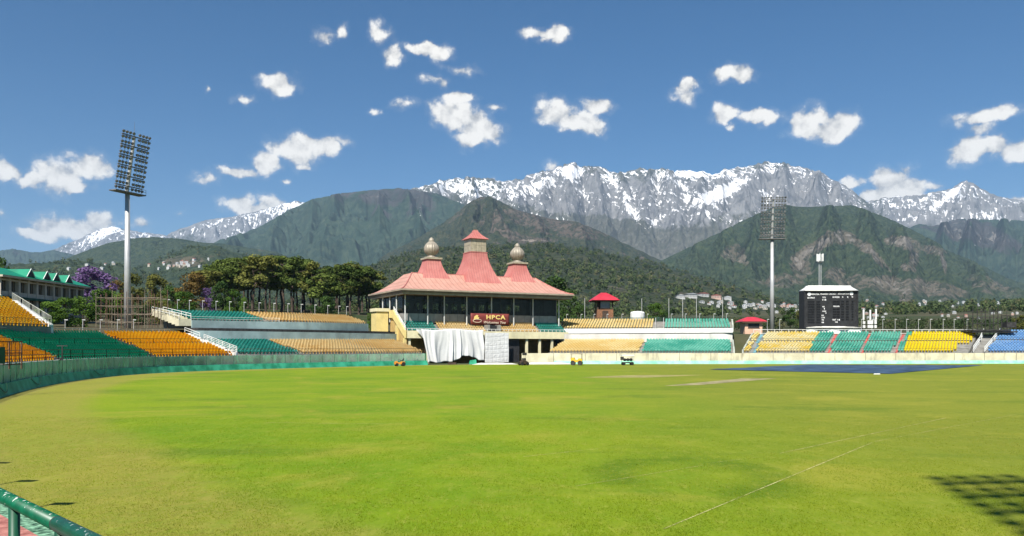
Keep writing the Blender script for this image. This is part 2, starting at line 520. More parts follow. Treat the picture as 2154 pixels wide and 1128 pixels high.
def hill_mat(name, greens, browns, rockc, bare_bias=0.0, tex=0.02, canopy=0.0, snowc=(0.86, 0.86, 0.86), forest_bump=0.6, snow_k=0.9, big=0.0011):
    m = bpy.data.materials.new(name); m.use_nodes = True
    t = NT(m.node_tree); b = t.n['Principled BSDF']
    pos = t.add('ShaderNodeNewGeometry').outputs['Position']
    nbig = t.noise(pos, big, 5, 0.6)
    nmed = t.noise(pos, tex * 0.28, 6, 0.68)
    nfine = t.noise(pos, tex, 4, 0.7)
    g = t.mix(t.step(nmed, 0.35, 0.65), greens[0], greens[1])
    g = t.mix(t.step(nfine, 0.42, 0.72), g, greens[2])
    if canopy > 0:
        vo = t.add('ShaderNodeTexVoronoi'); t.l.new(t.vmath('ADD', pos, t.vmath('SCALE', t.noise(pos, canopy * 0.7, 2, out='Color'))), vo.inputs['Vector'])
        vo.inputs['Vector'].links[0].from_node.inputs[1].links[0].from_node.inputs[3].default_value = 0.7 / canopy
        vo.inputs['Scale'].default_value = canopy
        cs = t.add('ShaderNodeSeparateColor'); t.l.new(vo.outputs['Color'], cs.inputs[0])
        g = t.mix(t.math('MULTIPLY', t.step(cs.outputs[0], 0.3, 0.9), 0.75), g, greens[2])
        g = t.mix(t.math('MULTIPLY', t.step(cs.outputs[1], 0.55, 1.0), 0.6), g, greens[0])
    br = t.mix(t.step(nmed, 0.3, 0.7), browns[0], browns[1])
    if canopy > 0:
        br = t.mix(t.math('MULTIPLY', t.step(cs.outputs[2], 0.45, 0.8), 0.7), br, greens[0])
    br = t.mix(t.math('MULTIPLY', t.step(nfine, 0.5, 0.7), 0.55), br, greens[0])
    bf = t.math('ADD', t.attr('bare'), bare_bias)
    bf = t.math('MULTIPLY_ADD', t.math('SUBTRACT', nbig, 0.5), 1.6, bf)
    bf = t.math('MULTIPLY_ADD', t.math('SUBTRACT', nmed, 0.5), 1.5, bf)
    bmask = t.step(bf, 0.42, 0.62)
    col = t.mix(bmask, g, br)
    # naked rock where the ground was marked strongly bare
    stri = t.noise(t.mapping(pos, (1, 1, 0.22)), tex * 0.7, 5, 0.7)
    rk = t.mix(t.step(stri, 0.32, 0.68), tuple(x * 0.72 for x in rockc), tuple(min(1, x * 1.25) for x in rockc))
    rmask = t.step(t.math('MULTIPLY_ADD', t.math('SUBTRACT', nmed, 0.5), 2.0, t.math('MULTIPLY_ADD', t.math('SUBTRACT', stri, 0.5), 1.7, t.math('MULTIPLY_ADD', t.math('SUBTRACT', nfine, 0.5), 0.9, t.attr('bare')))), 0.78, 1.02)
    col = t.mix(rmask, col, rk)
    # snow
    sa = t.noise(t.mapping(t.mapping(pos, rot=(0, R(62), 0)), (1, 0.5, 0.24)), 0.019, 5, 0.65)
    sb = t.noise(t.mapping(t.mapping(pos, rot=(0, R(-48), 0), loc=(310, 0, 40)), (0.26, 0.5, 1)), 0.016, 5, 0.65)
    sn = t.math('MULTIPLY_ADD', t.math('SUBTRACT', t.math('MAXIMUM', sa, sb), 0.55), 2.9 * snow_k, t.attr('snow'))
    sn = t.math('MULTIPLY_ADD', t.math('SUBTRACT', nfine, 0.5), 0.5 * snow_k, sn)
    smask = t.step(sn, 0.47, 0.53)
    col = t.mix(smask, col, snowc)
    t.l.new(col, b.inputs['Base Color'])
    b.inputs['Roughness'].default_value = 0.92
    b.inputs['Specular IOR Level'].default_value = 0.1
    bn = t.add('ShaderNodeBump'); bn.inputs['Strength'].default_value = forest_bump; bn.inputs['Distance'].default_value = 0.35 / tex
    hgt = t.math('MULTIPLY_ADD', nfine, 0.5, t.math('MULTIPLY', nmed, 0.9))
    if canopy > 0:
        hgt = t.math('MULTIPLY_ADD', vo.outputs['Distance'], -0.9, t.math('MULTIPLY', nmed, 0.5))
        bn.inputs['Distance'].default_value = 0.9 / canopy
    t.l.new(hgt, bn.inputs['Height']); t.l.new(bn.outputs[0], b.inputs['Normal'])
    return m

def snow_fn(hi, lo, amt, fields=(), gul=0.5):
    """snow lies thick near the crest (py < hi) and survives only in gullies lower down (py > lo)"""
    def f(ppx, ppy, z, logA, cav, X, Y):
        alt = np.clip((lo - ppy) / (lo - hi), -0.6, 1.25)
        s = amt * (alt - 0.5) + gul * np.clip(cav * 0.22, -0.35, 0.45) + 0.34 * (logA - 0.42) + 0.425
        s = s - 0.5 * sstep(0.15, -0.5, alt)
        for (bx, by, bw, bh, ang, st) in fields:
            ca, sa = math.cos(R(ang)), math.sin(R(ang))
            u = ((ppx - bx) * ca + (ppy - by) * sa) / bw; v = (-(ppx - bx) * sa + (ppy - by) * ca) / bh
            s = s + st * np.exp(-(u * u + v * v) ** 1.5)
        return s
    return f

FOREST = [(0.020, 0.036, 0.022), (0.031, 0.050, 0.028), (0.052, 0.070, 0.036)]
FOREST_D = [(0.019, 0.032, 0.019), (0.030, 0.043, 0.024), (0.058, 0.062, 0.034)]
BROWN = [(0.070, 0.058, 0.046), (0.115, 0.094, 0.075)]
mt_snow = hill_mat('rock_and_snow', [(0.055, 0.060, 0.044), (0.085, 0.086, 0.066), (0.14, 0.135, 0.115)], [(0.125, 0.125, 0.13), (0.235, 0.232, 0.23)], (0.195, 0.192, 0.19), bare_bias=0.42, tex=0.022, forest_bump=1.0, big=0.0008)
mt_slate = hill_mat('slate_mountain', [(0.022, 0.042, 0.034), (0.034, 0.060, 0.044), (0.058, 0.082, 0.056)], [(0.040, 0.044, 0.046), (0.066, 0.066, 0.066)], (0.16, 0.15, 0.14), bare_bias=0.12, tex=0.016, forest_bump=0.8)
mt_brown = hill_mat('brown_mountain', FOREST_D, BROWN, (0.20, 0.17, 0.14), bare_bias=0.42, tex=0.022, canopy=0.045)
mt_green = hill_mat('green_mountain', FOREST, [(0.075, 0.070, 0.050), (0.13, 0.115, 0.09)], (0.150, 0.137, 0.118), bare_bias=0.02, tex=0.022, canopy=0.045)
mt_left = hill_mat('left_hill', FOREST, [(0.06, 0.058, 0.04), (0.10, 0.09, 0.06)], (0.2, 0.18, 0.15), bare_bias=0.08, tex=0.03, canopy=0.05)
mt_foot = hill_mat('foothill_forest', FOREST_D, BROWN, (0.20, 0.17, 0.14), bare_bias=0.25, tex=0.03, canopy=0.075)

# main snow range
main_ridge = [(700,470),(800,420),(860,400),(900,386),(925,381),(940,376),(985,371),(1030,378),(1052,384),(1075,380),(1110,372),(1140,360),(1175,352),(1203,341),(1225,349),(1260,353),(1300,362),(1340,357),(1368,353),(1400,358),(1440,360),(1475,362),(1500,365),(1530,356),(1570,352),(1612,341),(1650,345),(1690,353),(1725,360),(1755,378),(1790,398),(1815,418),(1850,450),(1900,500)]
fields_main = [(1525,402,62,11,-22,0.55),(1500,415,40,9,-15,0.4),(1322,436,34,7,68,0.55),(1345,462,16,5,45,0.35),(1240,372,70,10,12,0.25),(1470,365,80,8,0,0.35),(985,395,80,18,5,0.30),(1120,395,60,10,-25,0.3),(1375,470,24,5,-40,0.45),(1495,462,14,6,60,0.4),(1440,395,40,9,30,0.25),(1200,360,14,14,0,0.4),
   (1250,385,30,16,20,-0.5),(1335,385,26,10,0,-0.5),(1620,380,46,12,-12,-0.55),(1570,420,24,26,60,-0.45),(1180,430,50,24,0,-0.2),(1450,500,140,24,0,-0.4),(1700,410,80,40,0,-0.12),(1250,470,60,24,0,-0.5)]
bl_main = [(1300,490,150,26,12,-1.0),(1480,515,110,30,0,-1.0),(1130,455,60,18,20,-0.7),(1400,530,120,36,0,-1.0),(1200,420,120,40,0,0.8),(1650,400,160,40,0,0.9),(1400,420,160,40,0,0.7)]
mountain('snow_mountain_range', main_ridge, 12400, 7600, 520, 190, 450, mt_snow, 3, spur=0.30, rough=0.7, k=0.035, hold=0.16, jag=3.4, jagf=1.8, power=1.05,
         snow=snow_fn(352, 500, 0.20, fields_main, gul=0.40), blobs=bl_main, freq=1.6, crag=0.13, slant=1.6, ribs=[(925,905,40,.10),(985,1010,46,.12),(1050,1075,40,.10),(1110,1060,44,.12),(1160,1130,40,.10),(1203,1185,60,.17),(1225,1300,46,.14),(1300,1340,40,.11),(1368,1345,50,.14),(1400,1440,44,.12),(1475,1470,40,.11),(1530,1480,46,.12),(1612,1540,60,.16),(1640,1660,54,.15),(1725,1700,50,.14),(1755,1780,40,.10)])
# right snow range
right_ridge = [(1760,470),(1800,440),(1838,420),(1875,416),(1905,412),(1935,410),(1970,402),(2000,396),(2020,384),(2032,379),(2050,388),(2075,402),(2105,414),(2140,420),(2180,428),(2260,440)]
mountain('snow_mountain_range', right_ridge, 13500, 9000, 260, 120, 700, mt_snow, 8, spur=0.6, rough=0.4, k=0.05, hold=0.16, jag=2.6, jagf=2.0, power=1.05,
         snow=snow_fn(385, 500, 0.40, [(2000,410,50,8,-35,0.35),(1950,450,40,8,-30,0.4),(2030,395,30,8,30,-0.2)], gul=0.8), blobs=[(2000,430,140,50,0,0.9)], freq=1.5, crag=0.10)
# left snow peaks, far away
lf1 = [(20,560),(80,535),(140,515),(175,500),(205,484),(235,475),(262,484),(300,489),(340,492),(380,500),(440,520)]
mountain('snow_mountain_range', lf1, 19000, 14000, 240, 90, 800, mt_snow, 15, spur=0.5, k=0.06, jag=2.0, power=1.05, snow=snow_fn(478, 540, 0.6, [(215,490,60,10,-30,0.3)], gul=0.8), blobs=[(230,500,100,30,0,0.5)], freq=1.6)
lf2 = [(330,510),(365,488),(400,475),(440,460),(480,455),(505,452),(530,446),(560,440),(590,430),(612,424),(640,427),(665,430),(720,450)]
mountain('snow_mountain_range', lf2, 17500, 13500, 240, 90, 800, mt_snow, 19, spur=0.5, k=0.06, jag=2.4, power=1.05, snow=snow_fn(430, 520, 0.7, [], gul=0.8), blobs=[(480,470,160,40,0,0.5)], freq=1.6)
# low blue hills at the far left
mountain('forested_hill', [(-60,530),(0,527),(30,524),(60,529),(85,532),(115,527),(150,535),(200,545),(260,560)], 11000, 8500, 160, 60, 700, mt_slate, 23, spur=0.3, jag=1.0, freq=1.4)
# dark slate mountain, left of the pavilion
slate = [(380,540),(430,520),(470,502),(520,488),(560,470),(610,442),(645,425),(680,414),(720,406),(760,401),(800,399),(835,395),(870,398),(905,405),(940,415),(970,428),(1010,452),(1060,490),(1120,520)]
mountain('slate_mountain', slate, 8200, 5000, 380, 150, 330, mt_slate, 31, ribs=[(530,440,46,.10),(610,540,50,.13),(660,640,34,.09),(720,660,56,.14),(800,790,38,.10),(840,900,50,.13),(905,840,40,.09),(950,990,36,.08)], spur=0.42, rough=0.3, k=0.05, hold=0.12, jag=1.6, power=1.05,
         blobs=[(560,520,120,40,-20,-0.5),(800,410,120,22,0,0.5),(880,440,60,40,60,0.35)], snow=lambda px, py, z, A, c, X, Y: -0.6 + 0.95 * np.exp(-(((px - 884 - (py - 455) * 0.08) / 4.0) ** 2)) * ((py > 415) & (py < 500)), freq=1.6)
# right-hand rear mountain
rear = [(1860,520),(1900,485),(1935,470),(1962,476),(1990,466),(2020,460),(2050,459),(2080,462),(2110,460),(2154,465),(2200,468),(2260,474)]
mountain('slate_mountain', rear, 8600, 5200, 220, 130, 330, mt_slate, 37, ribs=[(1990,1975,36,.18),(2050,2030,40,.22),(2110,2120,40,.20),(2180,2160,40,.18)], spur=0.35, rough=0.3, k=0.05, jag=1.6, power=1.05,
         blobs=[(2040,490,110,30,15,0.75),(2120,520,60,30,0,0.5)], snow=lambda px, py, z, A, c, X, Y: -0.6 + 0.98 * np.exp(-(((px - 2052 - (py - 525) * 0.1) / 2.6) ** 2)) * ((py > 508) & (py < 545)), freq=1.6)
# brown mountain behind the pavilion
brown = [(700,600),(760,570),(820,530),(880,500),(930,470),(965,445),(990,424),(1010,414),(1028,413),(1050,422),(1085,440),(1120,451),(1160,460),(1210,466),(1245,480),(1290,500),(1340,524),(1390,548),(1450,580),(1540,620),(1640,660)]
_, BX, BY, BZ = mountain('brown_mountain', brown, 5600, 2900, 440, 170, 105, mt_brown, 41, ribs=[(1015,900,60,.12),(1028,1050,56,.12),(1120,1150,50,.10),(1210,1260,50,.10),(1290,1350,46,.08)], spur=0.35, k=0.045, jag=1.2, power=1.05,
         blobs=[(900,540,90,40,-30,-0.75),(1270,560,120,40,20,-0.6),(980,500,40,30,0,-0.4),(1120,506,46,4,0,1.25),(1170,470,120,26,12,0.35),(1330,570,70,8,22,0.9)], freq=1.7)
# green mountain on the right with its landslide scars
green = [(1280,600),(1340,570),(1390,548),(1430,530),(1480,505),(1530,480),(1580,456),(1620,440),(1650,432),(1700,436),(1745,433),(1790,432),(1815,438),(1850,452),(1900,474),(1950,500),(2000,528),(2060,556),(2120,586),(2200,610),(2280,640)]
scars = [(1735,508,34,13,-25,1.15),(1700,530,40,14,-35,1.1),(1685,560,26,22,40,1.05),(1760,500,30,10,30,1.05),(1795,505,46,10,32,1.15),(1838,535,34,7,55,1.15),(1865,560,22,3,52,1.1),(1905,512,46,15,14,1.0),(1922,545,12,26,0,0.95),(1960,525,40,10,12,0.95),(1985,550,6,30,-10,0.95),(1905,562,14,8,30,0.9),(1545,530,30,22,-10,0.75),(1570,555,24,10,30,0.7),(1760,575,24,14,0,0.75),(1870,600,50,20,10,0.85),(1905,625,16,16,0,0.9),(1980,610,90,22,10,0.6),(2080,600,80,24,15,0.6),(1640,590,60,18,0,0.55),(1800,590,40,30,0,0.45),
         (1700,465,120,30,0,-0.5),(1850,480,90,24,28,-0.5),(1600,500,60,30,-25,-0.4),(1800,555,70,20,20,-0.6)]
_, GXm, GYm, GZm = mountain('green_mountain', green, 5400, 2500, 460, 190, 88, mt_green, 47, ribs=[(1480,1450,46,.12),(1540,1500,44,.14),(1600,1570,50,.16),(1660,1640,50,.17),(1745,1740,50,.18),(1815,1840,50,.17),(1880,1920,46,.15),(1950,2000,46,.13),(2040,2080,44,.10)], spur=0.35, k=0.045, jag=1.0, power=1.05, blobs=scars, freq=1.7)
# wooded hills on the left
mountain('forested_hill', [(-40,640),(10,600),(60,570),(130,548),(180,528),(225,512),(270,503),(320,498),(370,502),(420,510),(470,513),(520,520),(580,530),(660,560),(740,610),(800,650)], 5200, 3200, 260, 100, 120, mt_left, 53, iters=10, k=0.03, spur=0.3, jag=1.0, freq=1.5)
mountain('forested_hill', [(150,650),(200,615),(250,585),(300,562),(345,540),(385,524),(420,516),(455,518),(490,530),(520,536),(580,545),(640,560),(720,590),(790,640)], 2900, 1500, 220, 90, 55, mt_left, 59, iters=8, k=0.02, spur=0.25, jag=1.6, blobs=[(385,550,46,12,0,0.6),(450,535,40,10,0,0.3)], freq=1.5)
mountain('forested_hill', [(-80,570),(-20,560),(40,556),(100,551),(150,549),(200,553),(260,562),(320,580),(370,610),(420,650)], 2300, 1300, 160, 60, 48, mt_left, 61, iters=6, k=0.015, spur=0.25, jag=2.4, freq=1.5, jagf=2.0)
# wooded foothill that runs behind the pavilion to the right
foot = [(560,640),(640,610),(720,580),(790,556),(850,536),(920,522),(1000,514),(1080,512),(1150,514),(1220,522),(1290,536),(1350,549),(1410,563),(1470,582),(1530,600),(1580,612),(1640,630),(1720,650)]
_, FX, FY, FZ = mountain('forested_hill', foot, 2700, 800, 420, 150, 24, mt_foot, 67, iters=8, spur=0.20, k=0.012, hold=0.2, jag=1.6, power=0.95, jagf=2.2,
         blobs=[(1300,570,140,26,10,-0.85),(1150,560,120,30,0,-0.6),(900,560,120,26,0,-0.3),(1500,620,90,14,10,0.25)], freq=1.5)

# ------------------------------------------------------------------ boundary of the playing field
BPTS = [(-0.3,4.3),(-5,9),(-9.6,14),(-16,23),(-25,36.5),(-31.5,49.5),(-38,66),(-42.3,82),(-43.4,95),(-41,106),(-35.5,117),(-29.5,126),(-21.5,136),(-11,145),
        (2,149.6),(20,151),(46,151.6),(70,152.5),(98,154),(130,146),(155,120),(160,80),(140,35),(105,4),(60,-14),(25,-12),(8,-3.5)]
def catmull(pts, n, closed=False):
    pts = np.asarray(pts, float); m = len(pts); out = []
    segs = m if closed else m - 1
    for i in range(segs):
        if closed: p0, p1, p2, p3 = pts[(i - 1) % m], pts[i], pts[(i + 1) % m], pts[(i + 2) % m]
        else: p0, p1, p2, p3 = pts[max(i - 1, 0)], pts[i], pts[i + 1], pts[min(i + 2, m - 1)]
        for k in range(n):
            u = k / n
            out.append(0.5 * ((2 * p1) + (-p0 + p2) * u + (2 * p0 - 5 * p1 + 4 * p2 - p3) * u * u + (-p0 + 3 * p1 - 3 * p2 + p3) * u ** 3))
    if not closed: out.append(pts[-1])
    return np.array(out)
BD = catmull(BPTS, 24, True)
CEN = np.array([50.0, 75.0])
_th = np.arctan2(BD[:, 1] - CEN[1], BD[:, 0] - CEN[0]); _r = np.hypot(BD[:, 0] - CEN[0], BD[:, 1] - CEN[1])
_o = np.argsort(_th); _ths, _rs = _th[_o], _r[_o]
def rb(th): return np.interp(th, _ths, _rs, period=2 * PI)

def gz(X, Y):
    """ground height: flat turf, terraces behind the stands, then the valley side climbing to the hills"""
    X = np.asarray(X, float); Y = np.asarray(Y, float)
    th = np.arctan2(Y - CEN[1], X - CEN[0]); d = np.hypot(X - CEN[0], Y - CEN[1]) - rb(th)
    off = 24 * np.exp(-(((X - 4) / 30) ** 2 + ((Y - 170) / 26) ** 2) ** 2)
    z = 6.0 * sstep(13, 22, d - off)
    far = np.clip(d - 26, 0, 2700) * sstep(-200, 100, Y)
    z = z + 0.046 * far + 1.2 * sstep(40, 300, d) * (fbm(X * 0.01, Y * 0.01, 3, 5) - 0.5)
    z = z + 4.5 * np.exp(-(((X + 85) / 90) ** 2 + ((Y - 290) / 90) ** 2)) * sstep(30, 70, d)
    z = z + 30 * sstep(500, 2000, d) * (fbm(X * 0.0016, Y * 0.0016, 4, 9) - 0.5)
    return z
def gzs(x, y): return float(gz(np.array([x]), np.array([y]))[0])

# ground sheet out to the horizon
_na = 220
_ra = np.concatenate([[0, 0.5, 0.9], [1.0]])
ths = np.linspace(-PI, PI, _na, endpoint=False)
rows = []
for f in (0.0, 0.5, 0.9): rows.append(np.stack([CEN[0] + np.cos(ths) * rb(ths) * f, CEN[1] + np.sin(ths) * rb(ths) * f], -1))
for d in [0, 6, 12.5, 15, 17, 19, 21, 23, 28, 36, 46, 60, 80, 105, 135, 170, 210, 260, 320, 400, 500, 640, 820, 1050, 1400, 1900, 2600, 3600, 6000, 12000, 26000, 45000]:
    rr = rb(ths) + d
    rows.append(np.stack([CEN[0] + np.cos(ths) * rr, CEN[1] + np.sin(ths) * rr], -1))
G = np.array(rows)
Gz = gz(G[..., 0], G[..., 1])
mg = bpy.data.materials.new('valley_ground'); mg.use_nodes = True
t = NT(mg.node_tree); b = t.n['Principled BSDF']
pos = t.add('ShaderNodeNewGeometry').outputs['Position']
gcol = t.mix(t.step(t.noise(pos, 0.02, 5, 0.65), 0.35, 0.65), (0.030, 0.050, 0.018), (0.085, 0.075, 0.045))
gcol = t.mix(t.math('MULTIPLY', t.step(t.noise(pos, 0.18, 4, 0.6), 0.5, 0.75), 0.6), gcol, (0.14, 0.115, 0.08))
t.l.new(gcol, b.inputs['Base Color']); b.inputs['Roughness'].default_value = 0.95; b.inputs['Specular IOR Level'].default_value = 0.1
o = link('ground', np_mesh('ground', np.concatenate([G, Gz[..., None] - 0.02], -1).reshape(-1, 3), grid_faces(len(rows), _na, True), [mg], smooth=True))
o['kind'] = 'structure'

# ------------------------------------------------------------------ turf
mt = bpy.data.materials.new('cricket_turf'); mt.use_nodes = True
t = NT(mt.node_tree); b = t.n['Principled BSDF']
pos = t.add('ShaderNodeNewGeometry').outputs['Position']
edge = t.attr('inset')
n20 = t.noise(pos, 0.055, 4, 0.6)
n5 = t.noise(pos, 0.33, 4, 0.6)
n1 = t.noise(pos, 2.4, 4, 0.65)
nf = t.noise(t.mapping(pos, (1, 0.32, 1)), 9.0, 5, 0.75)
nm = t.noise(t.mapping(pos, (1, 0.4, 1)), 2.6, 5, 0.75)
nblade = t.noise(t.mapping(pos, (1, 0.25, 1)), 34.0, 3, 0.8)
streak = t.noise(t.mapping(pos, (0.07, 0.16, 1), (0, 0, R(14))), 1.0, 6, 0.65)
lush, mid, dry = (0.128, 0.226, 0.004), (0.190, 0.264, 0.006), (0.290, 0.275, 0.032)
dist = t.vmath('LENGTH', t.vmath('SUBTRACT', pos, (-4, 30, 0)))
col = t.mix(t.step(t.math('MULTIPLY_ADD', t.math('SUBTRACT', n5, 0.5), 0.7, n20), 0.33, 0.67), lush, mid)
# the right half of the outfield is drier and browner than the left
sx = t.add('ShaderNodeSeparateXYZ'); t.l.new(pos, sx.inputs[0])
rgt = t.step(t.math('MULTIPLY_ADD', sx.outputs[1], -0.06, sx.outputs[0]), -3.0, 16.0)
col = t.mix(t.math('MULTIPLY', rgt, 0.72), col, (0.188, 0.192, 0.022))
col = t.mix(t.math('MULTIPLY', t.step(streak, 0.52, 0.66), 0.62), col, (0.090, 0.152, 0.010))
col = t.mix(t.math('MULTIPLY', t.step(streak, 0.44, 0.30), 0.35), col, dry)
patch = t.noise(pos, 0.16, 5, 0.65, 0.6)
col = t.mix(t.math('MULTIPLY', t.step(patch, 0.50, 0.70), 0.70), col, dry)
# worn strip outside the rope along the fence
wob = t.math('MULTIPLY_ADD', t.math('SUBTRACT', n5, 0.5), 1.6, edge)
band = t.math('MULTIPLY', t.step(wob, 6.3, 4.2), t.step(n20, 0.25, 0.55, 0.65, 1.0))
col = t.mix(t.math('MULTIPLY', band, t.step(n1, 0.25, 0.7, 0.45, 0.95)), col, (0.262, 0.236, 0.042))
col = t.mix(t.math('MULTIPLY', t.step(wob, 1.8, 0.3), 0.5), col, (0.25, 0.20, 0.07))
# dark ring of lusher grass on the near right
d0 = t.vmath('MULTIPLY', t.vmath('SUBTRACT', pos, (4.5, 20.2, 0)), (1 / 2.1, 1 / 2.9, 0))
rd = t.math('ABSOLUTE', t.math('SUBTRACT', t.math('MULTIPLY_ADD', t.math('SUBTRACT', n1, 0.5), 0.45, t.vmath('LENGTH', d0)), 0.92))
gap = t.step(t.noise(pos, 0.42, 2), 0.30, 0.50)
col = t.mix(t.math('MULTIPLY', t.math('MULTIPLY', t.step(rd, 0.50, 0.0), gap), 0.75), col, (0.075, 0.145, 0.004))
# fine blade grain, fading out with the mix of scales
col = t.mix(t.math('MULTIPLY', t.step(nm, 0.50, 0.70), 0.35), col, (0.300, 0.300, 0.050))
col = t.mix(t.math('MULTIPLY', t.step(nm, 0.47, 0.28), 0.26), col, (0.120, 0.185, 0.005))
col = t.mix(t.math('MULTIPLY', t.step(nf, 0.52, 0.72), 0.50), col, (0.33, 0.33, 0.06))
col = t.mix(t.math('MULTIPLY', t.step(nf, 0.48, 0.28), 0.40), col, (0.090, 0.140, 0.005))
col = t.mix(t.math('MULTIPLY', t.step(nblade, 0.52, 0.30), 0.35), col, (0.085, 0.130, 0.005))
t.l.new(col, b.inputs['Base Color']); b.inputs['Roughness'].default_value = 0.85; b.inputs['Specular IOR Level'].default_value = 0.15
bn = t.add('ShaderNodeBump'); bn.inputs['Strength'].default_value = 0.55; bn.inputs['Distance'].default_value = 0.04
t.l.new(t.math('MULTIPLY_ADD', nblade, 0.6, t.math('MULTIPLY_ADD', nf, 0.8, n1)), bn.inputs['Height']); t.l.new(bn.outputs[0], b.inputs['Normal'])
ins = [0.001, 1, 2, 3, 4, 5, 6, 7, 8, 10, 14, 20, 30, 45, 60]
rows, iv = [], []
for d in ins:
    rr = np.maximum(rb(ths) - d, 4)
    rows.append(np.stack([CEN[0] + np.cos(ths) * rr, CEN[1] + np.sin(ths) * rr, 0 * rr + 0.012], -1)); iv.append(0 * rr + d)
rows.append(np.stack([CEN[0] + 0.01 * np.cos(ths), CEN[1] + 0.01 * np.sin(ths), 0 * ths + 0.012], -1)); iv.append(0 * ths + 70)
o = link('cricket_field', np_mesh('cricket_field', np.array(rows).reshape(-1, 3), grid_faces(len(rows), _na, True)[:, ::-1], [mt], attrs={'inset': np.array(iv)}))
o['kind'] = 'structure'

def flat_patch(name, poly, z, m, n=4, amp=0.0):
    """quad sheet on the turf, subdivided"""
    p = np.array(poly, float); V = []
    for i in range(n + 1):
        for j in range(n + 1):
            u, v = i / n, j / n
            q = (p[0] * (1 - u) + p[1] * u) * (1 - v) + (p[3] * (1 - u) + p[2] * u) * v
            zz = z + amp * (float(fbm(np.array([q[0] * 0.45]), np.array([q[1] * 0.45]), 3, 4)[0]) - 0.3) * (1 if 0 < i < n and 0 < j < n else 0.3)
            V.append((q[0], q[1], zz))
    return link(name, np_mesh(name, V, grid_faces(n + 1, n + 1), [m], smooth=True))

m_pitch = mat('bare_pitch_soil', (0.30, 0.262, 0.130), 0.95, 0.25, 0.8, bump=0.2)
m_square = mat('rolled_square_grass', (0.30, 0.27, 0.09), 0.9, 0.25, 0.5)
o = flat_patch('pitch', [GX(1388, 66) and (GX(1395, 66.0), 66.0), (GX(1470, 67.5), 67.5), (GX(1635, 81.5), 81.5), (GX(1560, 81.5), 81.5)], 0.020, m_pitch); o['kind'] = 'structure'
o = flat_patch('pitch', [(7, 84), (14, 84), (22, 92), (13, 91)], 0.018, m_square); o['kind'] = 'structure'
m_chalk = mat('chalk_line', (0.50, 0.46, 0.20), 0.9, 0.35, 3.0)
for (x0, y0, x1, y1, wd) in [(1395,1115,1835,932,0.034),(1212,1024,1480,980,0.02),(1490,976,1600,962,0.016),(1840,930,2150,870,0.02),(1100,962,1260,945,0.03),(560,890,860,893,0.05),(1640,955,1990,880,0.03)]:
    Ya, Yb = EYE * FPX / (y0 - 730), EYE * FPX / (y1 - 730)
    a, c = Vector((GX(x0, Ya), Ya, 0)), Vector((GX(x1, Yb), Yb, 0))
    s = (c - a).normalized().cross(Vector((0, 0, 1))) * wd / 2
    n = 14; V = []
    for i in range(n + 1):
        q = a.lerp(c, i / n); k = 0.35 + 0.65 * RNG.random()
        V += [tuple(q - s * k + Vector((0, 0, 0.018))), tuple(q + s * k + Vector((0, 0, 0.018)))]
    o = link('chalk_line', np_mesh('chalk_line', V, grid_faces(n + 1, 2), [m_chalk])); o['kind'] = 'structure'
m_tarp = mat('blue_tarpaulin', (0.024, 0.060, 0.115), 0.65, 0.3, 0.35, c2=(0.060, 0.108, 0.175), bump=0.3, bscale=0.8)
o = flat_patch('pitch_cover', [(27.5, 113), (44.5, 95.0), (81, 139), (52, 143)], 0.05, m_tarp, 28, 0.22)
tag(o, 'large blue tarpaulin spread flat over the cricket square', 'tarpaulin')

# ------------------------------------------------------------------ boundary wall, skirt and netting
def path_between(p0, p1, step):
    """points along the boundary between two places, evenly spaced, with outward normals"""
    d0 = np.hypot(*(BD - np.array(p0)).T).argmin(); d1 = np.hypot(*(BD - np.array(p1)).T).argmin()
    pts = BD[d0:d1 + 1] if d1 > d0 else np.concatenate([BD[d0:], BD[:d1 + 1]])
    L = np.concatenate([[0], np.cumsum(np.hypot(*np.diff(pts, axis=0).T))])
    n = max(2, int(round(L[-1] / step)) + 1)
    s = np.linspace(0, L[-1], n)
    q = np.stack([np.interp(s, L, pts[:, 0]), np.interp(s, L, pts[:, 1])], -1)
    tg = np.gradient(q, axis=0); tg /= np.hypot(*tg.T)[:, None]
    nm = np.stack([-tg[:, 1], tg[:, 0]], -1)
    out = np.where(((q - CEN) * nm).sum(1)[:, None] > 0, nm, -nm)
    return q, out

def ribbon(q, out, d0, d1, z0, z1, d0t=None, d1t=None):
    """solid band along the path, from offset d0 to d1 and z0 to z1"""
    d0t = d0 if d0t is None else d0t; d1t = d1 if d1t is None else d1t
    V = []
    for p, n in zip(q, out):
        for (d, z) in ((d0, z0), (d1, z0), (d1t, z1), (d0t, z1)):
            V.append((p[0] + n[0] * d, p[1] + n[1] * d, z))
    F = grid_faces(len(q), 4, True).tolist()
    m = MB(); m.add(V, F); k = len(q) - 1
    m.f += [(0, 1, 2, 3), (4 * k + 3, 4 * k + 2, 4 * k + 1, 4 * k)]
    return m

m_wall_grey = mat('weathered_wall', (0.46, 0.48, 0.42), 0.9, 0.18, 0.5, dirt=0.45, bump=0.15)
m_wall_cream = mat('cream_wall', (0.66, 0.61, 0.43), 0.85, 0.12, 0.5, dirt=0.40)
m_skirt = mat('green_skirt_cloth', (0.020, 0.30, 0.155), 0.7, 0.22, 0.7, c2=(0.05, 0.40, 0.24), bump=0.25, bscale=3)
m_skirt_pale = mat('pale_green_skirt', (0.22, 0.62, 0.42), 0.7, 0.15, 0.5, c2=(0.36, 0.74, 0.52), bump=0.25, bscale=3)
m_pipe = mat('dark_green_pipe', (0.012, 0.085, 0.045), 0.45, 0.2, 3.0)
m_white = mat('white_paint', (0.74, 0.74, 0.70), 0.6, 0.08, 1.0, dirt=0.15)
m_dark = mat('dark_steel', (0.045, 0.042, 0.040), 0.6, 0.3, 2.0)
m_rust = mat('rusty_steel', (0.14, 0.075, 0.05), 0.8, 0.35, 2.0)
